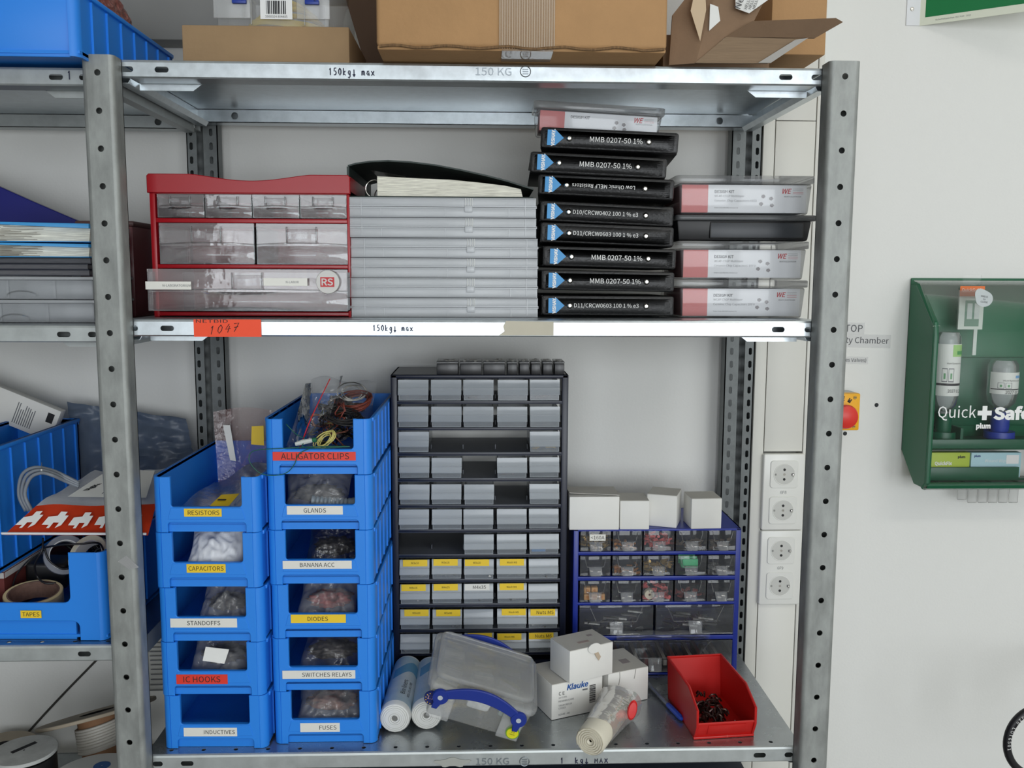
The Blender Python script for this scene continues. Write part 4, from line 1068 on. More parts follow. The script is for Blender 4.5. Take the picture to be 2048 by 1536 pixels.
k4 = design_kit(.203, .075, .046, None); xq = (at(1070, 215, .17).x + at(1323, 215, .17).x) / 2
zt = top_book.location.z + bh
k4.location = (xq - .002, .15, zt + .0085 - .0035); k4.rotation_euler = (0, rad(3.0), 0); k4['label'] = 'clear design kit lying on top of the black sample books'
# ================================================================== bottom shelf
BH, BW, BD = .0846, .1575, .30
def rk_bin():
    o = thing('storage_bin', 'x', 'storage bin', group='stacked blue storage bins'); b = MB(); t = .0028; w = BW; h = BH - .0006; r = .011
    hpanel(b, w / 2 - r, h, w / 2 - .0265, .0385, w / 2 - .021, .0155, 0, t, BLUE, .005)
    # raised band carrying the label and the inner frame of the opening
    b.prism([(-w / 2 + .022, .0205), (w / 2 - .022, .0205), (w / 2 - .0265, .0375), (-w / 2 + .0265, .0375)], 'y', -.0008, .001, BLUE, .0004)
    b.box(-w / 2 + .018, w / 2 - .018, .006, .009, .0, .0165, BLUE)          # wall behind the foot recess
    b.box(-w / 2 + .02, w / 2 - .02, .002, .007, .0150, .0385, BLUE)
    for s in (-1, 1):
        b.box(*sorted((s * (w / 2 - .0265), s * (w / 2 - .0225))), t * .6, .0075, .038, h, BLUE, .0006)
        pr = []
        for k in range(7):
            a = pi / 2 * k / 6; pr.append((s * (w / 2 - r + r * sin(a)), r - r * cos(a)))
        inn = [(p[0] - s * t * sin(pi / 2 * i / 6), p[1] + t * cos(pi / 2 * i / 6)) for i, p in enumerate(pr)]
        b.prism(pr + inn[::-1], 'z', 0, h, BLUE, .0006)
        b.box(*sorted((s * (w / 2 - t), s * w / 2)), r, BD, .004, h, BLUE)
        b.box(*sorted((s * (w / 2 - t), s * (w / 2 + .002))), r + .004, BD + .003, h - .006, h, BLUE, .0008)
        for k in range(6):
            y_ = .035 + .048 * k; b.box(*sorted((s * w / 2, s * (w / 2 + .0022))), y_, y_ + .0025, .006, h - .005, BLUE)
    b.box(-w / 2 + t, w / 2 - t, .006, BD, .010, .0125, BLUE)
    b.box(-w / 2, w / 2, BD - t, BD, .004, h, BLUE); b.box(-w / 2, w / 2, BD, BD + .003, h - .006, h, BLUE)
    b.build('bin_body', o)
    return o
LX, RXc = (.1083, .0475), (.2733, .0575)
LYAW, RYAW = rad(-1.2), rad(-.6)
proto = rk_bin(); bins = {}
def lab(o, cx, cy, yaw, px0, px1, py0, py1, base, txt, tw, tx=0):
    p0 = at(px0, (py0 + py1) / 2, cy); p1 = at(px1, (py0 + py1) / 2, cy); pt = at(px0, py0, cy); pb = at(px0, py1, cy)
    sticker('label', o, ((p0.x + p1.x) / 2 - cx, -.0011, (pt.z + pb.z) / 2 - o.location.z), p1.x - p0.x, pt.z - pb.z, base, txt, tw=tw * (p1.x - p0.x), tx=tx * (p1.x - p0.x))
spec = [('L', 0, 'INDUCTIVES', WLAB, (367.7, 475, 1455.6, 1472.5), .58, .17, 'blue bin labelled INDUCTIVES, bottom of the left stack'),
 ('L', 1, 'IC HOOKS', REDL, (352.8, 456, 1349, 1368), .72, .0, 'blue bin with red IC HOOKS label in the left stack'),
 ('L', 2, 'STANDOFFS', WLAB, (340.7, 475, 1237, 1255), .5, 0, 'blue bin labelled STANDOFFS in the left stack'),
 ('L', 3, 'CAPACITORS', YELL, (373.6, 452, 1128, 1145), .9, 0, 'blue bin with yellow CAPACITORS label in the left stack'),
 ('L', 4, 'RESISTORS', YELL, (368.5, 444, 1017, 1033), .84, .02, 'topmost blue bin of the left stack with yellow RESISTORS label'),
 ('R', 0, 'FUSES', WLAB, (600.8, 680, 1445.8, 1463.6), .43, .2, 'blue bin labelled FUSES, bottom of the right stack'),
 ('R', 1, 'SWITCHES RELAYS', WLAB, (565, 711, 1341, 1357.6), .68, .11, 'blue bin labelled SWITCHES RELAYS in the right stack'),
 ('R', 2, 'DIODES', YELL, (582, 692, 1229, 1245.7), .37, -.01, 'blue bin with yellow DIODES label in the right stack'),
 ('R', 3, 'BANANA ACC', WLAB, (565.7, 703.8, 1121.6, 1137.5), .5, 0, 'blue bin labelled BANANA ACC in the right stack'),
 ('R', 4, 'GLANDS', WLAB, (574, 686, 1012, 1029), .4, 0, 'blue bin labelled GLANDS in the right stack'),
 ('R', 5, 'ALLIGATOR CLIPS', REDL, (545.6, 711.8, 903.6, 921), .82, .01, 'topmost blue bin of the right stack with red ALLIGATOR CLIPS label')]
first = True
for st, lvl, txt, base, pxr, tw, tx, label in spec:
    o = proto if first else copy_tree(proto); first = False
    cx, cy = LX if st == 'L' else RXc
    dx = (.0, .001, -.0005, .001, 0, .0005)[lvl] + lvl * .0004
    o.location = (cx - dx, cy, ZBOT + .0004 + BH * lvl); o.rotation_euler = (0, 0, LYAW if st == 'L' else RYAW); o['label'] = label
    bins[txt] = o
for st, lvl, txt, base, pxr, tw, tx, label in spec:
    o = bins[txt]; lab(o, o.location.x, o.location.y, 0, *pxr, base, txt, tw, tx)

def place(o, bn, x, y, z, rz=0):
    B = bins[bn]; c, s = cos(B.rotation_euler.z), sin(B.rotation_euler.z)
    o.location = (B.location.x + x * c - y * s, B.location.y + x * s + y * c, B.location.z + z); o.rotation_euler.z = B.rotation_euler.z + rz
DARKC = mat('dark contents', (60, 54, 52), .5, var=.4, vs=60)
BROWNC = mat('brown contents', (110, 66, 46), .5, var=.4, vs=60)
BAGW = mat('white poly bag', (220, 222, 226), .35, bump=.3, bs=30)
BAGF = clear('matt film bag', (226, 228, 232), .16, .13, fres=1.1, bump=.6, bs=45)
ESDB = clear('grey shielding bag', (96, 100, 104), .8, .18, fres=.6, bump=.5, bs=40)
def bag(name, label, bn, x, y, z, sz, m, seed, cat='bag', inner=None, lean=48):
    b = MB(); b.pillow(sz[0] * 2.1, .088, .034, m, seed, lean=lean); o = b.build(name, ang=180); place(o, bn, x, .022, z + .002)
    tag(o, label, cat, 'bags inside the blue bins')
    if inner:
        b = MB(); b.crumple((0, .042, .026), (sz[0] * .7, .022, .013), inner, seed + 5, 4, .4, 4, .7); b.build('contents', o, ang=180)['kind'] = 'stuff'
    return o
FL = .0127
bag('plastic_bag', 'crumpled white plastic bag in the CAPACITORS bin', 'CAPACITORS', .0, .062, FL, (.044, .04, .036), BAGW, 1)
bag('plastic_bag', 'greyish film bag in the STANDOFFS bin', 'STANDOFFS', .008, .062, FL, (.038, .04, .036), BAGF, 2, inner=DARKC)
bag('plastic_bag', 'clear bag with white paper tag in the IC HOOKS bin', 'IC HOOKS', .0, .062, FL, (.046, .04, .037), BAGF, 3, inner=DARKC)
o = thing('paper_tag', 'folded white paper tag on the clear bag in the IC HOOKS bin', 'tag'); b = MB(); b.hexa([(-.02, 0, 0), (.012, .002, -.006), (.012, .003, -.006), (-.02, .001, 0), (-.016, .004, .02), (.018, .008, .014), (.018, .009, .014), (-.016, .005, .02)], PAPER); b.build('tag', o); place(o, 'IC HOOKS', .004, -.002 + .008, .053)
bag('plastic_bag', 'dark film bag in the BANANA ACC bin', 'BANANA ACC', .012, .062, FL, (.042, .04, .037), clear('dark film', (60, 62, 68), .3, .15, fres=1.1, bump=.6, bs=50), 4, inner=DARKC)
bag('plastic_bag', 'clear bag with red parts in the DIODES bin', 'DIODES', .0, .062, FL, (.046, .04, .035), BAGF, 5, inner=mat('red brown parts', (150, 50, 40), .45, var=.4, vs=70))
bag('plastic_bag', 'glossy clear bag of dark parts in the SWITCHES RELAYS bin', 'SWITCHES RELAYS', .006, .062, FL, (.05, .04, .037), BAG, 6, inner=DARKC)
bag('plastic_bag', 'clear bag with orange brown parts in the FUSES bin', 'FUSES', .0, .062, FL, (.052, .04, .035), BAGF, 7, inner=BROWNC)
bag('plastic_bag', 'film bag behind the grey gland in the GLANDS bin', 'GLANDS', -.012, .12, FL, (.05, .06, .036), BAGF, 8, inner=DARKC)
# ribbed grey cable gland
o = thing('cable_gland', 'grey ribbed bend protection gland in the GLANDS bin', 'cable gland'); b = MB(); GG = mat('grey nylon', (128, 138, 146), .5)
prof = [(.0, 0), (.006, 0), (.006, -.0)]
pr = [(.0065, .002), (.0085, .0), (.0085, .004)]
for k in range(9): pr += [(.0062 + .0003 * k, .006 + .006 * k), (.0082 + .0003 * k, .0075 + .006 * k), (.0082 + .0003 * k, .0105 + .006 * k)]
b.lathe(pr + [(.012, .062), (.012, .075), (0, .075)], GG, (0, 0, 0), 'x', 20); b.build('gland', o)
place(o, 'GLANDS', -.018, .028, FL + .026); o.rotation_euler = (0, rad(9), rad(8))
# resistors bin: pink bag with yellow labels standing up, flat clear bag in front
o = thing('antistatic_bag', 'pink antistatic bag with yellow warning labels standing in the RESISTORS bin', 'bag'); b = MB()
PKF = clear('pink antistatic bag film', (196, 140, 136), .2, .18, fres=1, bump=.4, bs=40)
def fnp(u, v): return (-.055 + .115 * u - .012 * v, .012 * sin(u * 5) * .4 + .02 * v, .135 * v + .008 * sin(u * 3) * v)
b.sheet(fnp, 12, 10, PKF, .004); b.build('film', o)
b = MB(); 
for x in (0, .027): b.prism([(x, .088), (x + .012, .079), (x + .023, .088), (x + .023, .11), (x, .112)] if x else [(x, .082), (x + .022, .080), (x + .022, .114), (x + .002, .113)], 'y', .005, .0058, YELL)
b.prism([(-.036, .055), (-.026, .053), (-.034, .115), (-.046, .115)], 'y', .004, .005, PAPER); b.build('warning_label', o)
place(o, 'RESISTORS', .012, .2, FL)
o = thing('plastic_bag', 'flat clear bag with yellow sticker lying in the RESISTORS bin', 'bag'); b = MB()
b.sheet(lambda u, v: (-.052 + .115 * u, .012 + .19 * v, .012 + .008 * sin(u * 7 + v * 4) + .05 * v ** 1.5 * (.3 + .7 * u)), 16, 16, clear('dull film bag', (196, 202, 208), .3, .25, fres=.6, bump=.2, bs=30), .004); b.build('film', o)
b = MB(); b.hexa([(-.005, .03, .024), (.024, .03, .024), (.024, .031, .024), (-.005, .031, .024), (.004, .06, .034), (.032, .06, .036), (.032, .061, .036), (.004, .061, .034)], YELL); b.box(.004, .016, .04, .046, .0302, .031, INK); b.build('sticker', o); place(o, 'RESISTORS', 0, 0, FL - .004)

# alligator clips bin
g = 'things in the alligator clips bin'
o = thing('zip_bag', 'clear zip bag with red seal standing in the ALLIGATOR CLIPS bin', 'bag', group=g); b = MB()
def zb_(u, v): return (-.062 + .05 * u + .028 * v + .008 * u * v, .035 + .018 * sin(u * 6 + v * 3) * (1 - .4 * v) + .05 * v, .006 + .108 * v + .012 * u * v)
b.sheet(zb_, 12, 14, BAG, .003); b.build('film', o)
b = MB(); b.tube([Vector(zb_(.38 + .25 * v, v)) + Vector((.002, -.004, 0)) for v in [k / 12 for k in range(13)]], .0008, mat('red zip', (206, 40, 44), .4), 6); b.build('red_seal', o); place(o, 'ALLIGATOR CLIPS', 0, 0, FL)
o = bag('plastic_bag', 'crumpled clear bag at the back of the ALLIGATOR CLIPS bin', 'ALLIGATOR CLIPS', .02, .17, FL, (.052, .085, .07), BAG, 9, lean=20); place(o, 'ALLIGATOR CLIPS', .014, .13, FL + .03)
b = MB(); 
r_ = random.Random(31)
for k in range(34):
    cx_, cy_, cz_ = r_.uniform(-.024, .014), r_.uniform(-.08, .07), r_.uniform(-.026, .03); ra, rb_ = r_.uniform(.012, .026), r_.uniform(.01, .022); R3 = Matrix.Rotation(r_.uniform(-.9, .9), 3, 'X') @ Matrix.Rotation(r_.uniform(-.9, .9), 3, 'Y')
    b.tube([Vector((cx_, cy_, cz_)) + R3 @ Vector((ra * cos(a) + .003 * sin(2.3 * a), rb_ * sin(a), .003 * sin(3 * a))) for a in [r_.uniform(.3, .6) * q for q in range(18)]], r_.uniform(.0009, .0017), r_.choice((mat('brown wire', (112, 66, 50), .5), mat('black wire', (34, 32, 32), .5), mat('grey wire', (120, 118, 116), .5), mat('red brown wire', (124, 58, 46), .5), mat('olive wire', (110, 104, 66), .5))), 5)
o = b.build('wire_heap', ang=180); place(o, 'ALLIGATOR CLIPS', .014, .14, FL + .048); tag(o, 'tangled heap of brown wires filling the ALLIGATOR CLIPS bin', 'wires', kind='stuff')
def coil(name, label, bn, c, r1, r2, n, rt, m, seed, tiltx=0, tilty=0):
    rr = random.Random(seed); b = MB(); pts = []
    for k in range(n * 16 + 1):
        a = 2 * pi * k / 16; q = 1 + .12 * sin(a * .37 + seed)
        pts.append((r1 * q * cos(a) + .003 * sin(a * .71), r2 * q * sin(a), .0012 * sin(a * 1.3 + seed) + .0016 * (k / 16)))
    b.tube(pts, rt, m, 6); o = b.build(name, ang=180); tag(o, label, 'wire', g); place(o, bn, *c); o.rotation_euler.x = tiltx; o.rotation_euler.y = tilty; return o
coil('wire_coil', 'bundle of yellow and white wire at the front of the ALLIGATOR CLIPS bin', 'ALLIGATOR CLIPS', (.008, .03, .046), .016, .009, 6, .0009, mat('cream wire', (214, 204, 120), .5), 2, rad(52), rad(-40))
coil('wire_coil', 'black and grey wire coil in the ALLIGATOR CLIPS bin', 'ALLIGATOR CLIPS', (.026, .075, .072), .026, .02, 6, .0012, mat('black wire', (34, 32, 32), .5), 3, rad(20), rad(8))
coil('wire_coil', 'red brown wire coil at the back of the ALLIGATOR CLIPS bin', 'ALLIGATOR CLIPS', (.036, .13, .088), .026, .03, 7, .0014, mat('red brown wire', (124, 58, 46), .5), 5, rad(18), rad(-6))
coil('wire_coil', 'white wire loop on top of the ALLIGATOR CLIPS bin', 'ALLIGATOR CLIPS', (.03, .15, .103), .02, .024, 3, .0011, mat('white wire', (204, 200, 192), .5), 8, rad(26), rad(6))
o = thing('alligator_clip', 'white and green alligator clip lead at the front of the bin', 'clip', group=g); b = MB(); b.tube([(0, 0, 0), (.012, .002, .003), (.026, .0, .006)], [.003, .0042, .003], mat('white boot', (206, 210, 204), .5)); b.tube([(.026, 0, .006), (.032, 0, .007)], .0036, mat('green boot', (30, 104, 70), .45)); b.build('clip', o); place(o, 'ALLIGATOR CLIPS', -.036, .012, .044)
# green wire hanging out over the front
GWM = mat('green wire', (20, 92, 74), .45)
pts = [(572, 848), (592, 868), (610, 878), (606, 893), (640, 896), (700, 893), (640, 893), (560, 897), (510, 901), (498, 914), (503, 930), (520, 946), (545, 951), (572, 946), (588, 930), (598, 908), (620, 897)]
B0 = bins['ALLIGATOR CLIPS'].location
P_ = []
for i, (px, py) in enumerate(pts):
    Yq = B0.y + ((.022, .02, .014, .008, -.003, -.004, -.004, -.004, -.004, -.005, -.006, -.006, -.005, -.005, -.005, -.004, -.003)[i])
    P_.append(at(px, py, Yq))
def smooth(P, k=6):
    R_ = []; n = len(P)
    for i in range(n - 1):
        p0, p1, p2, p3 = P[max(0, i - 1)], P[i], P[i + 1], P[min(n - 1, i + 2)]
        for q in range(k):
            t = q / k; R_.append(.5 * ((2 * p1) + (p2 - p0) * t + (2 * p0 - 5 * p1 + 4 * p2 - p3) * t * t + (3 * p1 - p0 - 3 * p2 + p3) * t ** 3))
    return R_ + [P[-1]]
b = MB(); b.tube(smooth(P_), .0007, GWM, 6); o = b.build('green_wire', ang=180); tag(o, 'thin green wire hanging out over the ALLIGATOR CLIPS label', 'wire', g)

# ------------------------------------------------------------------ navy cabinet with small drawers
NY = .288
nl, nr = at(781, 750, NY).x, at(1137, 750, NY).x; nc = (nl + nr) / 2; nw = nr - nl
nt_ = at(960, 751, NY).z; nh = nt_ - ZBOT
t = thing('drawer_cabinet', 'tall navy small parts cabinet with rows of frosted drawers, some missing', 'drawer cabinet', (nc, NY, ZBOT + .0006))
nz = lambda py: at(960, py, NY).z - ZBOT
nx = lambda px: (at(px, 800, NY).x - nc)
dep = .145
b = MB()
b.box(-nw / 2, -nw / 2 + .0025, 0, dep, 0, nh, NAVY); b.box(nw / 2 - .0025, nw / 2, 0, dep, 0, nh, NAVY)
b.box(-nw / 2, nw / 2, 0, dep, nh - .002, nh, NAVY); b.box(-nw / 2, nw / 2, .0, dep, 0.0, .002, NAVY)
for s in (-1, 1): b.box(*sorted((s * nw / 2, s * (nw / 2 - .0115))), -.003, .004, 0, nh + .001, NAVY, .002)
b.box(-nw / 2, nw / 2, -.003, .004, nh - .006, nh + .001, NAVY, .002); b.box(-nw / 2, nw / 2, -.003, .004, 0, .03, NAVY, .002)
b.build('housing', t)
rows = [(758.1, 801.4), (810.6, 854.5), (862.5, 904), (914.7, 955.6), (966.4, 1008.6), (1017.4, 1057.6), (1067.8, 1107.4), (1117, 1157), (1167, 1206), (1217, 1256), (1266.5, 1304)]
colx = [(795.9, 858.4), (861, 924.5), (926, 988.8), (993.8, 1055.6), (1058, 1121)]
SHN = mat('navy shelf plate', (92, 96, 104), .45)
for (a, c), (a2, c2) in zip(rows, rows[1:] + [(1312, 0)]):
    b = MB(); z1_, z0_ = nz(c) - .0008, nz(a2) + .0006
    b.box(-nw / 2 + .0025, nw / 2 - .0025, .002, dep, z1_ - .0014, z1_, SHN); b.box(-nw / 2 + .008, nw / 2 - .008, -.002, .002, (z0_ + z1_) / 2 - .0022, z1_, NAVY, .0008)
    for k in range(1, 5): x = (nx(colx[k - 1][1]) + nx(colx[k][0])) / 2; b.box(x - .0006, x + .0006, .03, .05, z1_, z1_ + .008, SHN)
    b.build('shelf_plate', t)
dw = nx(colx[0][1]) - nx(colx[0][0]) - .0014; dh = nz(rows[3][0]) - nz(rows[3][1])
def small_drawer():
    b = MB(); w, h, d = dw, dh - .0006, .13; t_ = .0014
    b.prism([(.0, h), (-.001, h * .66), (-.0085, h * .32), (-.0072, h * .28), (.0003, h * .6), (.0015, h)], 'x', -w / 2, w / 2, FROSTD, .0003); b.box(-w / 2 + .0015, w / 2 - .0015, .0, .0014, 0, h * .62, FROSTL)
    b.box(-w / 2, w / 2, -.0052, -.0038, h * .58, h * .6, FROST)
    b.box(-w / 2 + .001, -w / 2 + .001 + t_, .001, d, .0004, h * .9, FROSTD); b.box(w / 2 - .001 - t_, w / 2 - .001, .001, d, .0004, h * .9, FROSTD)
    b.box(-w / 2 + .001, w / 2 - .001, .001, d, .0002, t_, FROSTD); b.box(-w / 2 + .001, w / 2 - .001, d - t_, d, .0002, h * .8, FROSTD)
    return b.build('drawer')
dproto = None
missing = {(2, 1), (2, 2), (2, 3), (3, 2), (4, 3), (6, 0), (6, 1)}
labn = {(7, 0): 'M3x10', (7, 1): 'M3x16', (7, 2): 'M3x20', (7, 3): 'Wash M3', (8, 0): 'M4x16', (8, 1): 'M4x25', (8, 2): 'M4x35', (8, 3): 'Wash M4', (9, 0): 'M5x20', (9, 1): 'M5x40', (9, 3): 'Wash M5', (9, 4): 'Nuts M5', (10, 2): 'M6x20', (10, 3): 'Wash M6', (10, 4): 'Nuts M6'}
SCREW = mat('small steel screws', (150, 150, 148), .35, .7, var=.5, vs=160)
BRASSY = mat('small brass parts', (170, 140, 80), .35, .6, var=.4, vs=120)
MIX = mat('mixed small parts', (96, 82, 72), .5, var=.5, vs=120)
BLU2 = mat('light blue part', (40, 130, 200), .45); YEL2 = mat('yellow cap parts', (206, 168, 50), .5)
jit = random.Random(11)
def pile(w, d, h, m, seed, n=26, y0=.006):
    r_ = random.Random(seed); b = MB()
    for k in range(n):
        x, y, z = r_.uniform(-w / 2 + .006, w / 2 - .006), r_.uniform(y0, y0 + d), r_.uniform(.002, h); a, e = r_.uniform(0, pi), r_.uniform(-.5, .5); L = r_.uniform(.004, .008)
        b.tube([(x - cos(a) * L, y - sin(a) * L, z - e * .002 + .001), (x + cos(a) * L, y + sin(a) * L, z + e * .002 + .001)], r_.uniform(.0011, .0022), m, 5)
    return b
for r in range(11):
    for c in range(5):
        if (r, c) in missing: continue
        if dproto is None: dproto = small_drawer(); o = dproto; o.parent = t
        else: o = dproto.copy(); COL.objects.link(o); o.parent = t
        o.location = ((nx(colx[c][0]) + nx(colx[c][1])) / 2 + jit.uniform(-.0007, .0007), -.004 + jit.uniform(-.003, .001), nz(rows[r][1]) + .0004); o.rotation_euler.z = rad(jit.uniform(-.8, .8))
        if (r, c) in labn:
            s = labn[(r, c)]; bigt = s.startswith('Nuts') or s == 'M4x35'
            w_ = .043 if not bigt else .044
            sticker('label', o, (jit.uniform(-.004, .004), -.0012, dh * .83), w_, dh * .33, WLAB if s == 'M4x35' else YELL, s, th=.0062 if bigt else .0036, tx=.004 if bigt else 0)
        k = (r * 5 + c)
        if r >= 7 and c != 2 or (r, c) in ((6, 4), (2, 4), (0, 0), (0, 2), (3, 3), (4, 0), (7, 2), (8, 2), (0, 4)):
            m_ = SCREW if r >= 7 else (YEL2 if (r, c) == (2, 4) else MIX)
            b = pile(dw, .05, dh * (.3 if r >= 7 else .2), m_, k, 34 if r >= 7 else 10, .0035)
            if (r, c) == (6, 4): b.box(-.023, .004, .003, .012, .002, .011, BLU2, .001)
            q = b.build('contents', o); q['kind'] = 'stuff'
# row of small black boxes standing on the cabinet
bx0 = [872, 919, 966, 1014, 1038, 1061.5, 1085, 1108.5]; bx1 = [917, 964, 1011, 1035.5, 1059.5, 1082, 1106, 1130]
SB = mat('smoky black box', (40, 40, 42), .3)
for i, (a, c) in enumerate(zip(bx0, bx1)):
    xa, xb = at(a + 1, 735, NY).x, at(c - 1, 735, NY).x; h = at(1000, 721, NY + .01).z - nt_ - .001
    nm = ('first', 'second', 'third', 'fourth', 'fifth', 'sixth', 'seventh', 'last')[i] + (' wide' if i < 3 else ' narrow')
    o = thing('parts_box', '%s black lidded box on the navy cabinet, counted from the blue bins' % nm, 'box', ((xa + xb) / 2, NY + .002, nt_ + .001), group='small black boxes on the navy cabinet'); w = xb - xa
    b = MB(); b.box(-w / 2, w / 2, 0, .055, 0, h * .8, SB, .0012); b.build('tub', o)
    b = MB(); b.box(-w / 2 - .0004, w / 2 + .0004, -.0006, .0556, h * .8, h * .95, clear('smoked box lid', (150, 150, 150), .6, .12), .0012)
    r_ = random.Random(i)
    for k in range(8 if i < 3 else 4): x = r_.uniform(-w / 2 + .003, w / 2 - .006); y = r_.uniform(.004, .045); b.box(x, x + .004, y, y + .006, h * .9, h * .95 + .0012, mat('grey pins', (150, 148, 140), .5))
    b.build('lid', o)

# ------------------------------------------------------------------ blue cabinet
BY = .288
ql, qr = at(1147, 1060, BY).x, at(1482, 1060, BY).x; qc = (ql + qr) / 2; qw = qr - ql
qt = at(1310, 1058, BY).z; qh = qt - ZBOT
t = thing('drawer_cabinet', 'cobalt blue small parts cabinet with crystal clear drawers', 'drawer cabinet', (qc, BY, ZBOT + .0006))
qz = lambda py: at(1310, py, BY).z - ZBOT
qx = lambda px: at(px, 1100, BY).x - qc
b = MB()
b.box(-qw / 2, -qw / 2 + .0022, 0, dep, 0, qh, COBALT); b.box(qw / 2 - .0022, qw / 2, 0, dep, 0, qh, COBALT); b.box(-qw / 2, qw / 2, 0, dep, qh - .002, qh, COBALT); b.box(-qw / 2, qw / 2, 0, dep, 0, .002, COBALT); b.box(-qw / 2, qw / 2, dep - .0015, dep, 0, qh, COBALT)
for s in (-1, 1): b.box(*sorted((s * qw / 2, s * (qw / 2 - .0095))), -.003, .003, 0, qh + .0005, COBALT, .0015)
b.box(-qw / 2, qw / 2, -.003, .003, qh - .004, qh + .0005, COBALT, .0015); b.box(-qw / 2, qw / 2, -.003, .003, 0, qz(1345), COBALT, .0015)
b.build('housing', t)
for a, c in ((1102.5, 1109.5), (1152, 1160), (1203.5, 1209), (1270.5, 1279)):
    b = MB(); b.box(-qw / 2 + .002, qw / 2 - .002, 0, dep, qz(a) - .002, qz(a), COBALT); b.box(-qw / 2 + .008, qw / 2 - .008, -.003, .002, qz(c), qz(a), COBALT, .001); b.build('shelf_plate', t)
CRY = clear('crystal drawer', (196, 200, 206), .04, .05, fres=.9)
GRIP = clear('crystal grip', (220, 222, 226), .15, .06, fres=1.2)
def crystal(w, h, xc, z, ngrip=1):
    b = MB(); d = .13; t_ = .0016
    b.box(-w / 2, w / 2, 0, t_, 0, h, CRY, .0005); b.box(-w / 2, -w / 2 + t_, t_, d, 0, h * .94, CRY); b.box(w / 2 - t_, w / 2, t_, d, 0, h * .94, CRY); b.box(-w / 2, w / 2, t_, d, 0, t_, CRY); b.box(-w / 2, w / 2, d - t_, d, 0, h * .9, CRY)
    # raised tapering label window
    a, c = w * .36, w * .27
    b.tube([(-a, -.0004, h * .97), (-c, -.0004, h * .45), (c, -.0004, h * .45), (a, -.0004, h * .97)], .0007, GRIP, 5)
    o = b.build('drawer', t); o.location = (xc, -.003, z)
    b = MB(); gw = min(.024, w * .4)
    b.hexa([(-gw * .42, -.009, h * .08), (gw * .42, -.009, h * .08), (gw * .42, -.0075, h * .06), (-gw * .42, -.0075, h * .06), (-gw / 2, 0, h * .46), (gw / 2, 0, h * .46), (gw / 2, .0008, h * .44), (-gw / 2, .0008, h * .44)], GRIP, .0005)
    b.tube([(-gw * .42, -.009, h * .09), (gw * .42, -.009, h * .09)], .0011, GRIP, 6)
    for s in (-1, 1): b.tube([(s * gw / 2, -.0005, h * .46), (s * gw * .45, -.0085, h * .1)], .0008, GRIP, 5)
    b.build('drawer_grip', o)
    return o
rws = [(1060.5, 1102), (1111, 1151), (1160.5, 1203)]
cls = [(1160, 1221.7), (1224.6, 1284), (1286, 1347.8), (1350.7, 1413.7), (1415, 1472.4)]
COPP = mat('copper lugs', (196, 130, 70), .35, .6, var=.3, vs=120); PINKP = mat('pink red parts', (196, 92, 92), .45, var=.3, vs=90); GRNP = mat('green clips', (70, 190, 130), .5, var=.15, vs=60); TAN = mat('tan terminal blocks', (204, 150, 84), .5, var=.2, vs=90); REDD = mat('dark red parts', (120, 50, 50), .5)
cont = {(0, 0): BRASSY, (0, 1): COPP, (0, 2): PINKP, (0, 3): MIX, (0, 4): MIX, (1, 1): COPP, (1, 2): BRASSY, (1, 3): GRNP, (2, 0): TAN, (2, 2): PINKP, (2, 3): REDD, (1, 4): SCREW}
for r, (za, zb) in enumerate(rws):
    for c, (xa, xb) in enumerate(cls):
        w = qx(xb) - qx(xa) - .0006; h = qz(za) - qz(zb) - .0006
        o = crystal(w, h, (qx(xa) + qx(xb)) / 2, qz(zb) + .0004)
        if (r, c) in cont:
            m_ = cont[(r, c)]; r_ = random.Random(r * 7 + c); b = MB(); full = m_ in (TAN, GRNP, BRASSY, PINKP)
            if m_ is TAN:
                for k in range(5): x = -.019 + .013 * (k % 3); z = .002 + .0125 * (k // 3); b.box(x, x + .0115, .004, .016, z, z + .011, TAN, .001); b.lathe([(0, .0035), (.0025, .0036), (.0028, .0042)], COPP, (x + .0058, 0, z + .0055), 'y', 10)
            elif m_ is GRNP:
                for k in range(9): y = .006 + .004 * k; z = .006 + r_.uniform(0, .01); b.box(-.013 + r_.uniform(-.004, .004), .014, y, y + .003, z, z + .016, GRNP, .0005)
            else:
                for k in range(46 if full else 18):
                    x, y, z = r_.uniform(-w / 2 + .005, w / 2 - .005), r_.uniform(.005, .03), r_.uniform(.003, h * (.66 if full else .35)); a = r_.uniform(0, pi); L = r_.uniform(.003, .007)
                    b.tube([(x - cos(a) * L, max(.004, y - sin(a) * L), z), (x + cos(a) * L, max(.004, y + sin(a) * L), z + r_.uniform(-.002, .003))], r_.uniform(.0014, .003), m_, 6)
            if (r, c) == (2, 2): b.lathe([(.002, .0035), (.0085, .0035), (.0095, .006), (.0095, .012), (0, .012)], mat('cream ring', (222, 210, 186), .5), (-.014, 0, .0115), 'y', 20)
            q = b.build('contents', o); q['kind'] = 'stuff'
        if (r, c) == (0, 0): sticker('label', o, (.003, -.0008, h * .68), .0285, .0115, WLAB, '<160A', th=.0066)
for xa, xb in ((1160, 1309), (1314, 1473)):
    o = crystal(qx(xb) - qx(xa), qz(1210) - qz(1269), (qx(xa) + qx(xb)) / 2, qz(1269) + .0004, 2)
    b = pile(.11, .06, .016, mat('black and steel parts', (60, 60, 62), .3, .4, var=.6, vs=60), int(xa), 30); 
    r_ = random.Random(int(xa))
    for k in range(7): x = r_.uniform(-.055, .03); z = r_.uniform(.006, .03); b.tube([(x, .008 + .006 * k, z), (x + .028, .01 + .006 * k, z - .004)], .0028, mat('black tool', (36, 36, 38), .35) if k % 2 else SCREW, 7)
    b.build('contents', o)['kind'] = 'stuff'
o = crystal(qx(1473) - qx(1160), qz(1281) - qz(1344), 0, qz(1344) + .0004, 2)
b = MB()
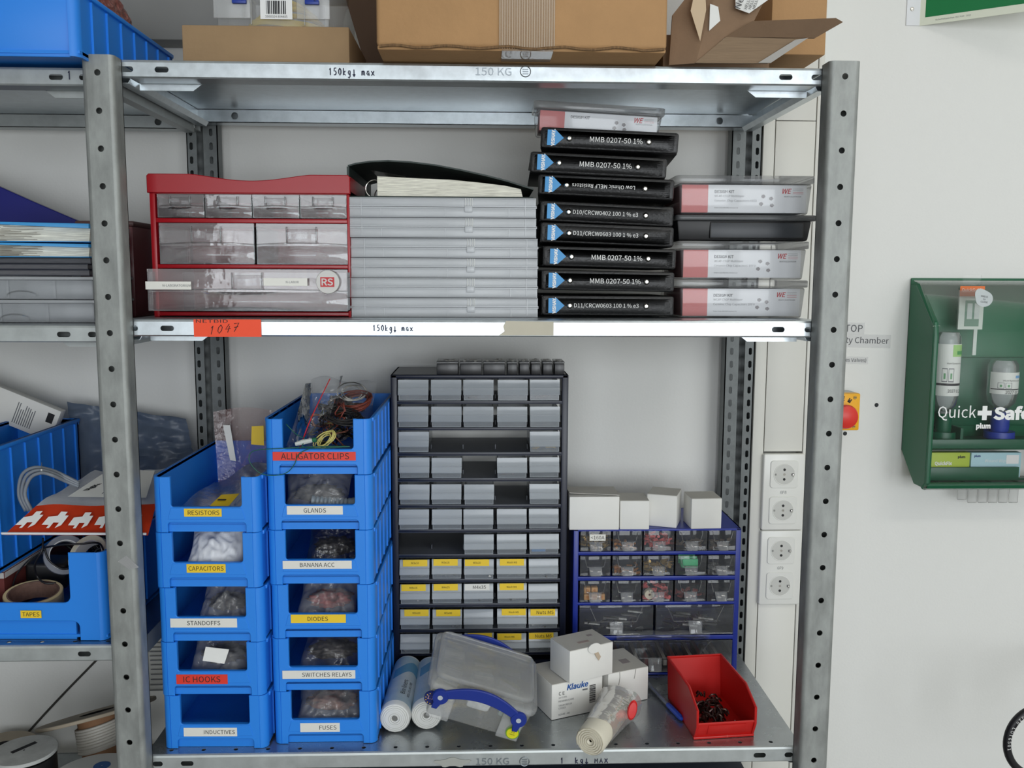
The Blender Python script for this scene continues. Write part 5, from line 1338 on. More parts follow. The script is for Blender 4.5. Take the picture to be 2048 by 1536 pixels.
for k in range(14): x = -.1 + .017 * k; b.box(x, x + .008, .02, .1, .003, .012 + .003 * (k % 3), (MIX, mat('pale contents', (196, 190, 180), .6), REDD)[k % 3], .001)
b.build('contents', o)['kind'] = 'stuff'
# film sleeve hanging out of the lowest drawer
pa = [at(1232, 1264, BY - .008), at(1418, 1262, BY - .008)]
b = MB(); wv = pa[1] - pa[0]
b.sheet(lambda u, v: pa[0] + wv * u + Vector((0, -.006 * sin(v * pi) - .003 + .004 * sin(u * 9), .0035 * sin(u * pi) - .0165 * v + .001 * sin(u * 21))), 24, 6, BAG, .002)
o = b.build('film_sleeve'); tag(o, 'crumpled clear film sleeve sticking out above the lowest drawer of the cobalt cabinet', 'film')

# white boxes on the blue cabinet
def wbox(name, label, px0, px1, py0, py1, Yf, d, rz=0, open_lid=False, zb=qt + .0008, flap=True):
    a = at(px0, py1, Yf); c = at(px1, py1, Yf); w = (c - a).length; h = at(px0, py0, Yf).z - zb
    o = thing(name, label, 'box', (a.x, Yf, zb), (0, 0, rz), 'small white boxes on the cobalt cabinet')
    b = MB(); b.box(0, w, 0, d, 0, h, CARDW, .0012); b.build('carton', o)
    b = MB()
    if open_lid: b.hexa([(0, .004, h + .006), (w, .001, h + .0025), (w, d, h + .0005), (0, d, h + .0005), (0, .004, h + .0068), (w, .001, h + .0033), (w, d, h + .0013), (0, d, h + .0013)], CARDSH)
    else: b.box(.0008, w - .0008, .0008, d - .001, h, h + .0006, CARDSH)
    b.build('lid_flap', o)
    return o
wbox('white_box', 'largest white box on the cobalt cabinet, with its lid slightly open', 1138.5, 1238, 994, 1057, BY - .006, .075, open_lid=True)
wbox('white_box', 'small white box squeezed beside the largest white box on the cobalt cabinet', 1239.5, 1298, 1002, 1058, BY - .004, .06, rad(-1))
wbox('white_box', 'white box turned at an angle, third from the navy cabinet', 1293, 1352, 988, 1044, BY + .02, .06, rad(-20))
o = wbox('white_box', 'small white box alone at the right end of the cobalt cabinet', 1382, 1443, 998, 1058, BY - .004, .055, rad(2))

# white cartons standing on the shelf
def corner_box(name, label, front, left, right, ztop_px, zb, grp, lmin=None, rmin=None):
    f = atz(*front, zb); l = atz(*left, zb); r = atz(*right, zb)
    dr = (r - f); yaw = atan2(dr.y, dr.x); w = dr.length; d = max((l - f).length, lmin or 0)
    if rmin: w = max(w, rmin)
    h = at(front[0], ztop_px, f.y).z - zb
    o = thing(name, label, 'box', (f.x, f.y, zb), (0, 0, yaw), grp); return o, w, d, h
GC = 'white cartons on the bottom shelf'
o, w, d, h = corner_box('carton', 'white Klauke carton with printed label, standing behind the clear box', (1103, 1441), (1081, 1418), (1204, 1419), 1371, ZBOT + .0005, GC, .085)
TB = mat('print blue', (24, 82, 156), .5)
b = MB(); b.box(0, w, 0, d, 0, h, CARDW, .0012); b.build('carton_body', o)
b = MB(); b.box(.001, w - .001, .001, d - .001, h, h + .0006, CARDSH); b.build('lid_flap', o)
b = MB(); b.text('Klauke', (w * .5, -.0003, h * .86), X, Z, TB, h=.0105, w=w * .42, shear=.2, bold=.012); b.text('C E', (w * .19, -.0003, h * .72), X, Z, INK, h=.006)
for k, (st, ln) in enumerate((('107/45', .16), ('PRESSKABELSCHUHE', .3), ('TUBULAR CABLE LUG', .26), ('COSSES', .14), ('92045 - 45', .22))): b.text(st, (w * .13, -.0003, h * (.6, .5, .38, .3, .12)[k]), X, Z, INKG, w=w * ln, h=.003, align='l')
r_ = random.Random(4); z = h * .28
while z < h * .78: k = r_.choice((.0006, .0012)); b.box(w * .74, w * .86, -.0006, -.0002, z, z + k, INK); z += k + r_.choice((.0006, .0011))
b.box(w * .6, w * .7, -.0006, -.0002, h * .68, h * .72, INKG); b.build('print', o)
zk1 = ZBOT + .0005 + h + .0012
o, w, d, h = corner_box('carton', 'white carton with torn flap tab, stacked on the Klauke carton', (1139, 1368), (1085.4, 1343), (1225, 1347), 1303.5, zk1, GC)
b = MB(); b.box(0, w, 0, d, 0, h, CARDW, .0012); b.build('carton_body', o)
b = MB(); b.box(.0008, w - .0008, .0008, d - .0008, h, h + .0006, CARDSH)
b.box(w * .35, w * .6, d * .3, d * .42, h + .0006, h + .0009, mat('faint stamp', (168, 152, 146), .7)); b.box(w * .7, w * .82, d * .6, d * .72, h + .0006, h + .0009, mat('faint stamp dark', (150, 142, 142), .7)); b.build('lid_flap', o)
b = MB(); c = (w * .55, h * .96); b.prism([(c[0] + .0125 * cos(2 * pi * k / 20), c[1] + .0085 * sin(2 * pi * k / 20)) for k in range(20)], 'y', -.003, -.0012, CARDW); 
b.prism([(c[0] - .002, c[1] - .004), (c[0] + .006, c[1] - .006), (c[0] + .0125, c[1] - .017), (c[0] + .0085, c[1] - .023), (c[0] + .0025, c[1] - .014)], 'y', -.0025, -.0012, mat('bare card tear', (190, 172, 150), .8)); b.build('torn_tab', o)
f = atz(1295.5, 1399, ZBOT); yaw = rad(21); w, d = .078, .085; 
o = thing('carton', 'white carton at the back beside the red bin, behind the film wrapped roll', 'box', (f.x - w * cos(yaw), f.y - w * sin(yaw), ZBOT + .0005), (0, 0, yaw), GC)
h = at(1295, 1334, f.y).z - ZBOT
b = MB(); b.box(0, w, 0, d, 0, h, CARDW, .0012); b.build('carton_body', o)
b = MB(); b.box(.0008, w - .0008, .0008, d - .0008, h, h + .0006, CARDSH); b.box(w * .55, w * .75, d * .3, d * .5, h + .0006, h + .0009, mat('faint stamp dark', (150, 142, 142), .7)); 
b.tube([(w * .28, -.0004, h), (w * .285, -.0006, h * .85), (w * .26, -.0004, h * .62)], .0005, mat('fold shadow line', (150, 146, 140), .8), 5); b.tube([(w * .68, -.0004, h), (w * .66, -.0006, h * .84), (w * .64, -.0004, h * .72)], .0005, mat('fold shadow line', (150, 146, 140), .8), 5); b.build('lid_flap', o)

# bin liner rolls
def roll(label, px, py, pxb, pyb, r):
    zc = ZBOT + r; f = atz(px, py, zc); bk = atz(pxb, pyb, zc); L = min((bk - f).length, .19); yaw = atan2(bk.x - f.x, bk.y - f.y)
    o = thing('bin_liner_roll', label, 'bin liner roll', (f.x, f.y, ZBOT + .0003), (0, 0, -yaw), 'bin liner rolls')
    PW_ = mat('white film roll', (226, 226, 222), .45); PB_ = mat('pale blue wrapper', (158, 190, 206), .35, c2=(214, 222, 224), var=.1, vs=14)
    b = MB(); b.lathe([(r * .16, .004), (r * .2, -.001), (r * .5, -.002), (r * .93, .0), (r, .003), (r, L), (0, L)], PW_, (0, 0, r), 'y', 32)
    sp = [(r * (.2 + .75 * k / 90) * cos(k * .42), -.0018 + .0016 * (k / 90) ** 2, r + r * (.2 + .75 * k / 90) * sin(k * .42)) for k in range(91)]
    b.tube(sp, .00045, mat('roll film edge', (196, 196, 190), .5), 4)
    b.lathe([(0, .0), (r * .17, .0)], mat('roll core shade', (120, 120, 116), .8), (0, 0, r), 'y', 16); b.build('roll', o)
    b = MB(); rr = r * 1.012; b.lathe([(rr, .012), (rr, L - .004)], PB_, (0, 0, r), 'y', 40); b.build('wrapper', o)
    b = MB()
    def onr(a, y): return Vector((rr * 1.004 * cos(a), y, r + rr * 1.004 * sin(a)))
    a = rad(72); n = Vector((cos(a), 0, sin(a))); b.text('Bin liners', onr(a, .062), Y_, n.cross(Y_) * -1 if False else Vector((-sin(a), 0, cos(a))), INK, h=.0085, w=.05)
    a = rad(48); b.text('ROLL 25 x 80 LITRE', onr(a, .06), Y_, Vector((-sin(a), 0, cos(a))), INK, h=.0045)
    for q in (85, 60): a = rad(q); p = onr(a, .02); 
    b.build('lettering', o)
    b = MB(); b.sheet(lambda u, v: (onr(rad(20 + 110 * u), .11 + .035 * v + .012 * sin(u * 5)))[:], 12, 4, mat('wrapper blue patch', (96, 160, 196), .4)); b.build('blue_patch', o)
roll('left bin liner roll lying beside the blue bin stack', 789.5, 1437, 816, 1338, .0245)
roll('right bin liner roll, half hidden under the clear handled box', 853, 1431, 862, 1340, .0245)

# clear handled box leaning on the rolls
w, d, h = .1705, .138, .0755
t = thing('clear_storage_box', 'clear plastic box with blue handle leaning on the bin liner rolls', 'storage box', (.4966, .0421, .8396), (rad(9.5), rad(17.9), rad(.2)))
b = MB(); k = .012
b.hexa([(-w / 2 + k, k * .6, 0), (w / 2 - k, k * .6, 0), (w / 2 - k, d - k * .6, 0), (-w / 2 + k, d - k * .6, 0), (-w / 2 + .003, .003, h * .74), (w / 2 - .003, .003, h * .74), (w / 2 - .003, d - .003, h * .74), (-w / 2 + .003, d - .003, h * .74)], FROSTC, .006, 3)
for x in (-w / 2 + .012, w / 2 - .047): b.box(x, x + .035, .0, .004, .002, h * .6, FROSTC, .002)
b.build('tub', t)
b = MB(); b.prism(rrect(-w / 2 - .002, w / 2 + .002, -.004, d + .002, .016, 5), 'z', h * .7, h * .86, FROSTC, .003, 2)
b.prism(rrect(-w / 2 + .006, w / 2 - .006, .008, d - .006, .016, 5), 'z', h * .86, h, FROSTC, .004, 2)
b.tube([(-w / 2 + .012, d - .016, h + .0005), (w / 2 - .012, d - .016, h + .0005)], .0012, FROST, 6); b.build('lid', t)
HBL = mat('royal blue handle', (30, 52, 142), .42)
def bluehandle(y, s):
    b = MB(); n = 18; top, bot = [], []
    for i in range(n + 1):
        u = i / n; x = -.062 + .124 * u; arch = .021 * sin(pi * u) ** .9
        top.append((x, h * .62 + .009 + arch)); bot.append((x, h * .62 - .005 + arch * .72))
    P = top + bot[::-1]; b.prism(P, 'y', y, y + s * .005, HBL, .0012)
    for x in (-.062, .062):
        b.lathe([(.004, y - s * .0008), (.0115, y - s * .0008), (.0125, y + s * .001), (.0125, y + s * .005), (.004, y + s * .005)], HBL, (x, 0, h * .62), 'y', 24)
        b.prism([(x - .008, h * .6), (x + .008, h * .6), (x + (.004 if x > 0 else .0), h * .6 - .02), (x - .0 + (-.004 if x > 0 else -.008), h * .6 - .02)], 'y', y, y + s * .004, HBL, .001)
        b.lathe([(0, y - s * .001), (.004, y - s * .001)], mat('handle pin', (190, 196, 204), .4), (x, 0, h * .62), 'y', 12)
    b.build('handle', t)
bluehandle(-.0095, 1); bluehandle(d + .0045, 1)
b = MB(); c = (-.079, h * .47); b.lathe([(0, -.0012), (.0115, -.0012), (.0117, .002)], mat('sticker navy', (34, 40, 104), .45), (c[0] + .006, 0, c[1]), 'y', 28)
for k in range(12): b.lathe([(0, -.0018), (.0009, -.0018)], YELL, (c[0] + .006 + .009 * cos(k * pi / 6), 0, c[1] + .009 * sin(k * pi / 6)), 'y', 6)
b.text('1.7L', (c[0] + .006, -.0013, c[1] + .001), X, Z, mat('sticker pink', (232, 190, 180), .5), h=.0055); b.build('volume_sticker', t)
b = MB(); c = (.062, h * .22); b.lathe([(0, -.0012), (.0105, -.0012), (.0107, .004)], mat('sticker green', (120, 170, 40), .45), (c[0], 0, c[1]), 'y', 28); b.lathe([(0, -.0016), (.009, -.0016)], mat('sticker yellow', (226, 220, 40), .45), (c[0], 0, c[1]), 'y', 28)
b.text('75', (c[0], -.0018, c[1] + .003), X, Z, INK, h=.004); b.text('recycle', (c[0], -.0018, c[1] - .002), X, Z, INK, h=.0025); b.build('round_sticker', t)
r_ = random.Random(9)
for k in range(9):
    b = MB(); x, y, z = -.052 + .05 * (k % 3) + r_.uniform(-.004, .004), .034 + .035 * (k // 3), .026 + .008 * r_.random(); col_ = [(236, 228, 176), (226, 228, 226), (160, 178, 168), (238, 232, 206), (206, 214, 220)][k % 5]
    b.box(-.019, .019, -.014, .014, 0, .026, mat('component bag %d' % (k % 5), col_, .35, var=.25, vs=50), .006, 2); b.box(-.016, .016, -.003, .003, .026, .0275, CARDW)
    o = b.build('component_packet'); o.parent = None
    M_ = Matrix.Translation(t.location) @ t.rotation_euler.to_matrix().to_4x4() @ Matrix.Translation((x, y, z)) @ Matrix.Rotation(r_.uniform(-.4, .4), 4, 'Z') @ Matrix.Rotation(rad(20), 4, 'X')
    o.matrix_world = M_; tag(o, 'small component packet inside the clear box with blue handle', 'packet', 'component packets in the clear handled box')

# film wrapped roll of bags overhanging the edge
r = .0235; zc = ZBOT + r + .001; f = atz(1180.5, 1482, zc); bk = atz(1238, 1406, zc); yaw = atan2(bk.x - f.x, bk.y - f.y); L = (bk - f).length
o = thing('bag_roll', 'roll of clear bags in crumpled film overhanging the shelf edge', 'roll', (f.x, f.y, ZBOT + .0005), (0, 0, -yaw))
CR = mat('cream film roll', (220, 214, 196), .45)
b = MB(); b.lathe([(r * .1, .002), (r * .3, -.001), (r * .9, -.001), (r, .003), (r, L), (0, L)], CR, (0, 0, r), 'y', 30)
b.tube([(r * (.15 + .8 * k / 70) * cos(k * .5), -.0016, r + r * (.15 + .8 * k / 70) * sin(k * .5)) for k in range(71)], .0006, mat('cream film edge', (190, 182, 160), .5), 4); b.build('roll', o)
b = MB()
def wrap(u, v):
    a = 2 * pi * u; rr = r * (1.06 + .22 * v ** 2 + .1 * v * noise.noise((cos(a) * 2.2, sin(a) * 2.2, v * 4))); z = r + rr * sin(a)
    return (rr * cos(a) * (1 + .25 * v), .03 + (L * 1.02 - .03) * v + .004 * sin(a * 3), max(z, .0006))
b.sheet(wrap, 36, 18, clear('wrapping film', (232, 232, 230), .34, .2, fres=.5, bump=.25, bs=40), 0); b.build('film_wrap', o)
p = at(1264, 1419, f.y + .07); b = MB(); b.lathe([(0, 0), (.006, .0005), (.0075, .003), (.006, .0055), (0, .006)], mat('red clip', (214, 30, 30), .4), seg=24); q = b.build('red_tag', o); M_ = Matrix.Translation(p) @ Matrix.Rotation(rad(80), 4, 'X') @ Matrix.Rotation(rad(-12), 4, 'Z') @ Matrix.Diagonal((1, 2.1, 1, 1)); q.matrix_parent_inverse = Matrix(); q.matrix_basis = (Matrix.Translation(o.location) @ o.rotation_euler.to_matrix().to_4x4()).inverted() @ M_

# ball pen
a, c = atz(1305, 1378, ZBOT + .004), atz(1364, 1440, ZBOT + .004); dv = (c - a); L = .14; dvn = dv.normalized(); yaw = atan2(dvn.y, dvn.x)
o = thing('ball_pen', 'clear ball pen with blue cap lying beside the red bin', 'pen', (c.x, c.y, ZBOT + .0005), (0, 0, yaw + pi))
b = MB(); b.lathe([(0, .0), (.003, .001), (.0045, .006), (.0045, .05), (.0042, .052)], mat('pen cap blue', (34, 72, 180), .35), (0, 0, .0047), 'x', 14); b.box(.004, .045, -.0012, .0012, .009, .0105, mat('pen cap blue', (34, 72, 180), .35), .0005); b.build('cap', o)
b = MB(); b.lathe([(.0038, .05), (.0038, .135), (0, .136)], clear('pen barrel', (180, 190, 206), .35, .1), (0, 0, .0047), 'x', 10); b.tube([(.05, 0, .0047), (.12, 0, .0047)], .0014, mat('pen ink blue', (40, 60, 150), .5), 6); b.build('barrel', o)

# red open front bin
f0 = atz(1388, 1478, ZBOT); f1 = atz(1504, 1470.5, ZBOT); dv = f1 - f0; yaw = atan2(dv.y, dv.x); w = dv.length
bk = atz(1338.8, 1404.6, ZBOT); d = (bk - f0).length * 1.0 + .012
o = thing('open_front_bin', 'small red open front bin with brown metal parts at the right', 'storage bin', (f0.x, f0.y, ZBOT + .0005), (0, 0, yaw))
hb = .071; hf = .026; t_ = .0022; b = MB()
wb = w * .98
prof = [(0, 0), (d, 0), (d + .006, hb), (d * .36, hb), (-.004, hb * .62), (-.006, hb * .5)]
for s, xx in ((1, 0), (-1, w)):
    b.prism([(.0, 0), (d, 0), (d + .008, hb), (.03, hb), (-.012, hb * .72), (-.012, hb * .36)], 'x', xx, xx + s * t_, REDB, .0006)
    b.tube([(xx + s * .0005, d + .008, hb), (xx + s * .0005, .03, hb), (xx + s * .0005, -.012, hb * .72), (xx + s * .0005, -.012, hb * .36), (xx + s * .0005, -.002, .0045)], .0022, REDB, 6)
b.box(0, w, 0, d, .0, .003, REDB); b.hexa([(0, d - t_, 0), (w, d - t_, 0), (w, d, 0), (0, d, 0), (0, d + .006, hb), (w, d + .006, hb), (w, d + .008, hb), (0, d + .008, hb)], REDB)
b.hexa([(0, 0, 0), (w, 0, 0), (w, t_, 0), (0, t_, 0), (0, -.012, hf + .003), (w, -.012, hf + .003), (w, -.0095, hf + .003), (0, -.0095, hf + .003)], REDB, .0005)
b.tube([(0, -.011, hf + .003), (w, -.011, hf + .003)], .002, REDB, 6); b.box(-.002, w + .002, -.004, .004, 0, .004, REDB, .001)
b.tube([(0, d + .007, hb), (w, d + .007, hb)], .0022, REDB, 6); b.build('bin_body', o)
b = MB(); b.hexa([(w * .2, -.0048, .008), (w * .84, -.0048, .008), (w * .84, -.0036, .008), (w * .2, -.0036, .008), (w * .2, -.0118, hf), (w * .84, -.0118, hf), (w * .84, -.0106, hf), (w * .2, -.0106, hf)], REDB, .0004); b.text('3', (w * .55, -.0045, .0035), X, Z, mat('pale red mould mark', (226, 110, 96), .5), h=.004); b.build('label_panel', o)
BR = mat('brown bronze springs', (58, 40, 36), .25, .6, var=.3, vs=60)
r_ = random.Random(21); b = MB()
for k in range(120):
    x, y = r_.uniform(.012, w - .026), r_.uniform(.012, d * .6); z = .005 + r_.uniform(0, .03) * (1 - abs(x / w - .42) * 1.2); a = r_.uniform(0, pi); L = .007
    c_, s_ = cos(a), sin(a); b.tube([(x - c_ * L, y - s_ * L, z), (x - c_ * L * .4, y - s_ * L * .4, z + .004), (x + c_ * L * .5, y + s_ * L * .5, z + .004), (x + c_ * L, y + s_ * L, z - .001)], .0017, BR, 5)
b.hexa([(w * .76, .02, .005), (w * .84, .02, .004), (w * .84, .024, .004), (w * .76, .024, .005), (w * .79, .022, .014), (w * .8, .022, .014), (w * .8, .024, .014), (w * .79, .024, .014)], CARDW)
q = b.build('metal_clips'); q.location = o.location; q.rotation_euler = o.rotation_euler; tag(q, 'loose heap of brown metal clips lying in the red bin', 'metal clips', kind='stuff')
# ================================================================== neighbouring bay, left edge
# middle shelf of the left bay
ZM2 = ZL2 + .0004
def lx(px, py, Y): return at(px, py, Y)
# two clear organiser boxes
YO = .085
zt = [at(90, y, YO).z for y in (651, 602, 552)]
ox = at(187, 600, YO).x; ow = .27
hO = (zt[2] - ZM2) / 2
for i, lab_ in enumerate(('lower clear organiser box in the neighbouring bay, middle shelf', 'upper clear organiser box under the dark magazines in the neighbouring bay')):
    o = thing('organiser_box', lab_, 'organiser box', (ox - ow, YO, ZM2 + hO * i + .0004), group='clear organiser boxes at the left edge'); h = hO - .001
    b = MB(); t_ = .0018
    b.box(0, ow, 0, t_, 0, h * .84, FROST, .0005); b.box(0, ow, t_, .15, 0, t_, FROST); b.box(ow - t_, ow, 0, .15, 0, h * .84, FROST); b.box(0, ow, .148, .15, 0, h * .84, FROST)
    for k in range(1, 4): x = ow * k / 4 + (.012 if i else 0); b.box(x - .002, x + .002, -.001, .145, .001, h * .82, FROST)
    for k in range(2): b.box(.001, ow - .001, .05 * (k + 1), .05 * (k + 1) + .0015, .001, h * .8, FROST)
    b.build('tub', o)
    b = MB(); b.box(-.002, ow + .002, -.002, .152, h * .84, h, FROSTE, .0015); b.build('lid', o)
    b = MB(); c = ow * .62 - (.0 if i else .012); b.tube([(c + .022 * cos(a), -.0015, h * .12 + h * .24 * sin(a)) for a in [pi * k / 12 for k in range(13)]], .0009, CLEAR, 6); b.build('latch', o)
zc = ZM2 + 2 * hO + .0006
# dark magazines
for i, (c_, lab_) in enumerate((((54, 56, 66), 'dark magazine lying directly on the clear organiser box'), ((40, 44, 58), 'dark magazine in the middle of the thin pile of three'), ((60, 62, 68), 'topmost dark magazine, under the lower light blue folder'))):
    h = .0085; b = MB(); m_ = mat('magazine cover %d' % i, c_, .3)
    b.box(-.2, 0, 0, .145, .0, .0012, m_); b.box(-.2, 0, 0, .145, h - .0014, h - .0002, m_); b.box(-.198, -.001, .001, .143, .0012, h - .0014, mat('magazine pages', (92, 92, 96), .7, var=.35, vs=50, stretch=(1, 1, 40)))
    o = b.build('magazine'); o.location = (ox - .002 - .003 * (i == 1), YO - .004 + .003 * i, zc); o.rotation_euler.z = rad(.5 - i * .6); zc += h + .0003; tag(o, lab_, 'magazine', 'dark magazines at the left edge')
# two light blue folders with sheaves of paper
LB = mat('light blue folder', (62, 158, 222), .4)
for i, (h, lab_) in enumerate(((.0215, 'lower light blue folder with paper edges showing, left edge'), (.030, 'upper light blue folder stuffed with paper, left edge'))):
    o = thing('paper_folder', lab_, 'folder', (ox + .002, YO - .012 + .004 * i, zc), (0, 0, rad(1.5 - 2 * i)), 'light blue folders'); w = .22
    b = MB(); b.box(-w, 0, 0, .15, 0, .0012, LB, .0004); b.build('lower_cover', o)
    b = MB(); b.hexa([(-w, 0, h - .0014), (0, -.001, h * .66), (0, .15, h * .84), (-w, .15, h - .0014), (-w, 0, h), (0, 0, h * .84 + .0014), (0, .15, h * .84 + .0014), (-w, .15, h)], LB, .0004); b.build('upper_cover', o)
    b = MB()
    b.hexa([(-w + .002, .004, .0014), (-.003, .006, .0014), (-.003, .145, .0014), (-w + .002, .145, .0014), (-w + .002, .002, h - .0022), (-.003, .012, h * .82), (-.003, .145, h * .82), (-w + .002, .145, h - .0022)], PAPERS)
    r_ = random.Random(i)
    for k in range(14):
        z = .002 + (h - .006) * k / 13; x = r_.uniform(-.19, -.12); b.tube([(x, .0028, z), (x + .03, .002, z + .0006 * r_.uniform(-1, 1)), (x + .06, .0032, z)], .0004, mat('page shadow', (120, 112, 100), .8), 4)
    b.build('paper_sheaf', o)
    zc += h + .0006
# dark blue folder standing slanted behind
p = [at(0, 392, .2), at(98, 436, .2)]
b = MB(); b.prism([(p[1].x, p[1].z - .02), (p[1].x + .004, p[1].z), (p[0].x, p[0].z), (p[0].x - .2, p[0].z + .09), (p[0].x - .2, p[1].z - .02)], 'y', 0, .012, mat('dark blue folder', (16, 22, 118), .4), .001); 
o = b.build('folder'); o.location.y = .305; tag(o, 'dark blue folder slanting down behind the light blue folders', 'folder')
b = MB(); b.box(p[0].x - .2, p[1].x - .03, .305, .34, ZM2, p[1].z - .021, mat('grey card file', (150, 152, 158), .6), .001); o = b.build('box_file'); tag(o, 'grey box file standing behind the folders at the left edge', 'box file')
# maroon see-through box between post and drawer unit
pa, pb = at(266, 440, .12), at(303, 455, .2)
t = thing('maroon_box', 'translucent maroon box standing between the left post and the red drawer unit', 'box', (-.10, .255, ZM2))
b = MB(); MR = mat('translucent maroon plastic', (124, 62, 66), .3); hM = at(268, 442, .255).z - ZM2
b.box(-.05, .04, 0, .14, 0, hM - .006, MR, .004, 2); b.build('tub', t)
b = MB(); b.box(-.053, .043, -.003, .143, hM - .009, hM, mat('maroon lid', (104, 72, 70), .4), .003, 2); b.build('lid', t)

# ---------------------------------------------------------------- lower shelf of the left bay
ZS = ZL3 + .0005
f0 = atz(218, 1284, ZS)
YB_ = .05
xr = at(213, 1200, YB_).x; wB = .315; hB_ = at(200, 1104, YB_).z - ZS
o = big_bin('storage_bin', 'large blue bin labelled TAPES on the lower shelf at the left edge', xr - wB / 2, YB_, ZS, wB, .38, hB_, rad(-1.5), True, notch=.43); o['group'] = 'large blue bins'
cB = Vector((xr - wB / 2, YB_, ZS))
a, c = at(43, 1226, YB_), at(85, 1226, YB_)
sticker('label', o, ((a.x + c.x) / 2 - cB.x, -.0016, (at(60, 1219, YB_).z + at(60, 1235, YB_).z) / 2 - ZS), c.x - a.x, .0115, YELL, 'TAPES', tw=(c.x - a.x) * .82)
gT = 'things in the TAPES bin'
def tape(label, px, py, Y, r, ri, w, m, mi_, rot):
    c = at(px, py, Y); o = thing('tape_roll', label, 'tape', c, rot, gT)
    b = MB(); b.lathe([(ri, -w / 2), (r * .98, -w / 2), (r, -w / 2 + .001), (r, w / 2 - .001), (r * .98, w / 2), (ri, w / 2)], m, seg=36); b.build('tape', o)
    b = MB(); b.lathe([(ri, w / 2), (ri * .94, w / 2), (ri * .94, -w / 2), (ri, -w / 2)], mi_, seg=36); b.build('core', o); return o
CORE = mat('printed card core', (120, 92, 80), .7, var=.2, vs=120)
CREAM = mat('cream masking tape', (226, 208, 158), .6)
tape('cream masking tape roll at the front of the TAPES bin', 68, 1200, YB_ + .06, .042, .037, .028, CREAM, CORE, (rad(8), rad(3), 0))
tape('pale tape roll standing by the right side of the TAPES bin', 183, 1115, YB_ + .10, .034, .026, .022, mat('pale beige tape', (206, 200, 176), .5), mat('white card core', (206, 204, 198), .7), (rad(55), rad(-24), 0))
tape('grey tape roll with printed core lying behind the adapter', 130, 1110, YB_ + .14, .032, .024, .024, mat('grey tape', (120, 124, 134), .4), PAPER, (rad(70), rad(20), rad(20)))
c = at(100, 1140, YB_ + .16); b = MB(); b.box(-.032, .032, -.022, .022, -.025, .02, BLACK, .006, 3); o = b.build('power_adapter'); o.location = c; o.rotation_euler = (rad(6), rad(4), rad(8)); tag(o, 'black power adapter lying in the TAPES bin', 'adapter', gT)
BC_ = mat('black cable', (22, 22, 26), .4)
def pixtube(name, label, pts, r, m, group=None, cat='cable'):
    b = MB(); b.tube(smooth([at(px, py, Y) for px, py, Y in pts], 6), r, m, 8); o = b.build(name, ang=180); return tag(o, label, cat, group)
Yt = YB_ + .09
pixtube('black_cable', 'black cable looping down into the TAPES bin to the adapter', [(86, 1076, Yt), (84, 1100, Yt - .01), (70, 1128, Yt - .01), (74, 1152, Yt), (90, 1166, Yt - .005), (112, 1166, Yt)], .0016, BC_, gT)
pixtube('black_cable', 'thin black cable curving along the left wall of the TAPES bin', [(88, 1100, Yt + .01), (60, 1118, Yt), (34, 1148, Yt), (24, 1178, Yt)], .0012, BC_, gT)
pixtube('black_cable', 'black cable bow across the top of the TAPES bin', [(86, 1096, Yt), (120, 1090, Yt - .02), (160, 1088, Yt - .02), (196, 1086, Yt - .01), (207, 1100, Yt)], .0016, BC_, gT)
pixtube('black_cable', 'black cable hanging in a deep loop at the back of the TAPES bin', [(88, 1092, Yt + .02), (98, 1120, Yt + .02), (125, 1138, Yt + .02), (150, 1132, Yt + .02)], .0016, BC_, gT)
# second blue bin standing further left on a maroon box
Xp = at(160, 836, .41).x; zr2 = at(160, 836, .41).z; zb2 = atx(85, 1096, Xp).z
b = MB(); b.box(Xp - .06, Xp - .002, .12, .40, ZS + .0095, zb2 - .012, mat('dark maroon card', (104, 44, 38), .7)); b.box(Xp - .062, Xp, .118, .402, zb2 - .012, zb2 - .001, mat('grey white rim', (190, 188, 184), .6), .001); tag(b.build('maroon_box'), 'maroon box with pale rim inside the TAPES bin, under the upper blue bin', 'box', gT)
o = big_bin('storage_bin', 'large blue ribbed bin with a white printed box, left edge above the TAPES bin', Xp - .058, .075, zb2, .112, .33, zr2 - zb2, 0, False)
# invented heap of black leads that darkens the back of the TAPES bin
b = MB(); r_ = random.Random(5)
for k in range(44):
    c = Vector((r_.uniform(Xp + .03, xr - .05), r_.uniform(YB_ + .225, YB_ + .325), ZS + r_.uniform(.036, .10))); ra = r_.uniform(.014, .028); R3 = Matrix.Rotation(r_.uniform(-.8, .8), 3, 'X') @ Matrix.Rotation(r_.uniform(-.8, .8), 3, 'Y')
    b.tube([c + R3 @ Vector((ra * cos(a), ra * .8 * sin(a), .003 * sin(3 * a))) for a in [.42 * q for q in range(16)]], r_.uniform(.0016, .003), r_.choice((BC_, BC_, mat('dark grey lead', (70, 72, 76), .5))), 6)
o = b.build('filler_leads', ang=180); tag(o, 'tangle of black and grey leads at the back of the TAPES bin', 'cables', gT, 'stuff')
# white printed box leaning in it
p = at(0, 830, .26)
t = thing('printed_box', 'white printed paper box leaning in the upper blue bin at the left edge', 'box', (at(115, 852, .38).x - .004, .372, at(115, 862, .38).z), (0, rad(23), 0))
b = MB(); b.box(-.19, 0, 0, .02, -.02, .04, CARDW, .001); b.build('carton', t)
b = MB(); r_ = random.Random(2)
for k in range(9): b.box(-.075 + .004 * k, -.0735 + .004 * k, -.0004, .0001, -.012, .022 + r_.uniform(-.006, .006), INKG)
b.box(-.02, -.008, -.0005, .0001, 0.012, .03, INK); b.text('Thermosensor', (-.115, -.0002, .012), Z, -X, INK, h=.006, w=.04); b.text('www', (-.108, -.0002, .0), Z, -X, REDL, h=.004, w=.02); b.build('print', t)
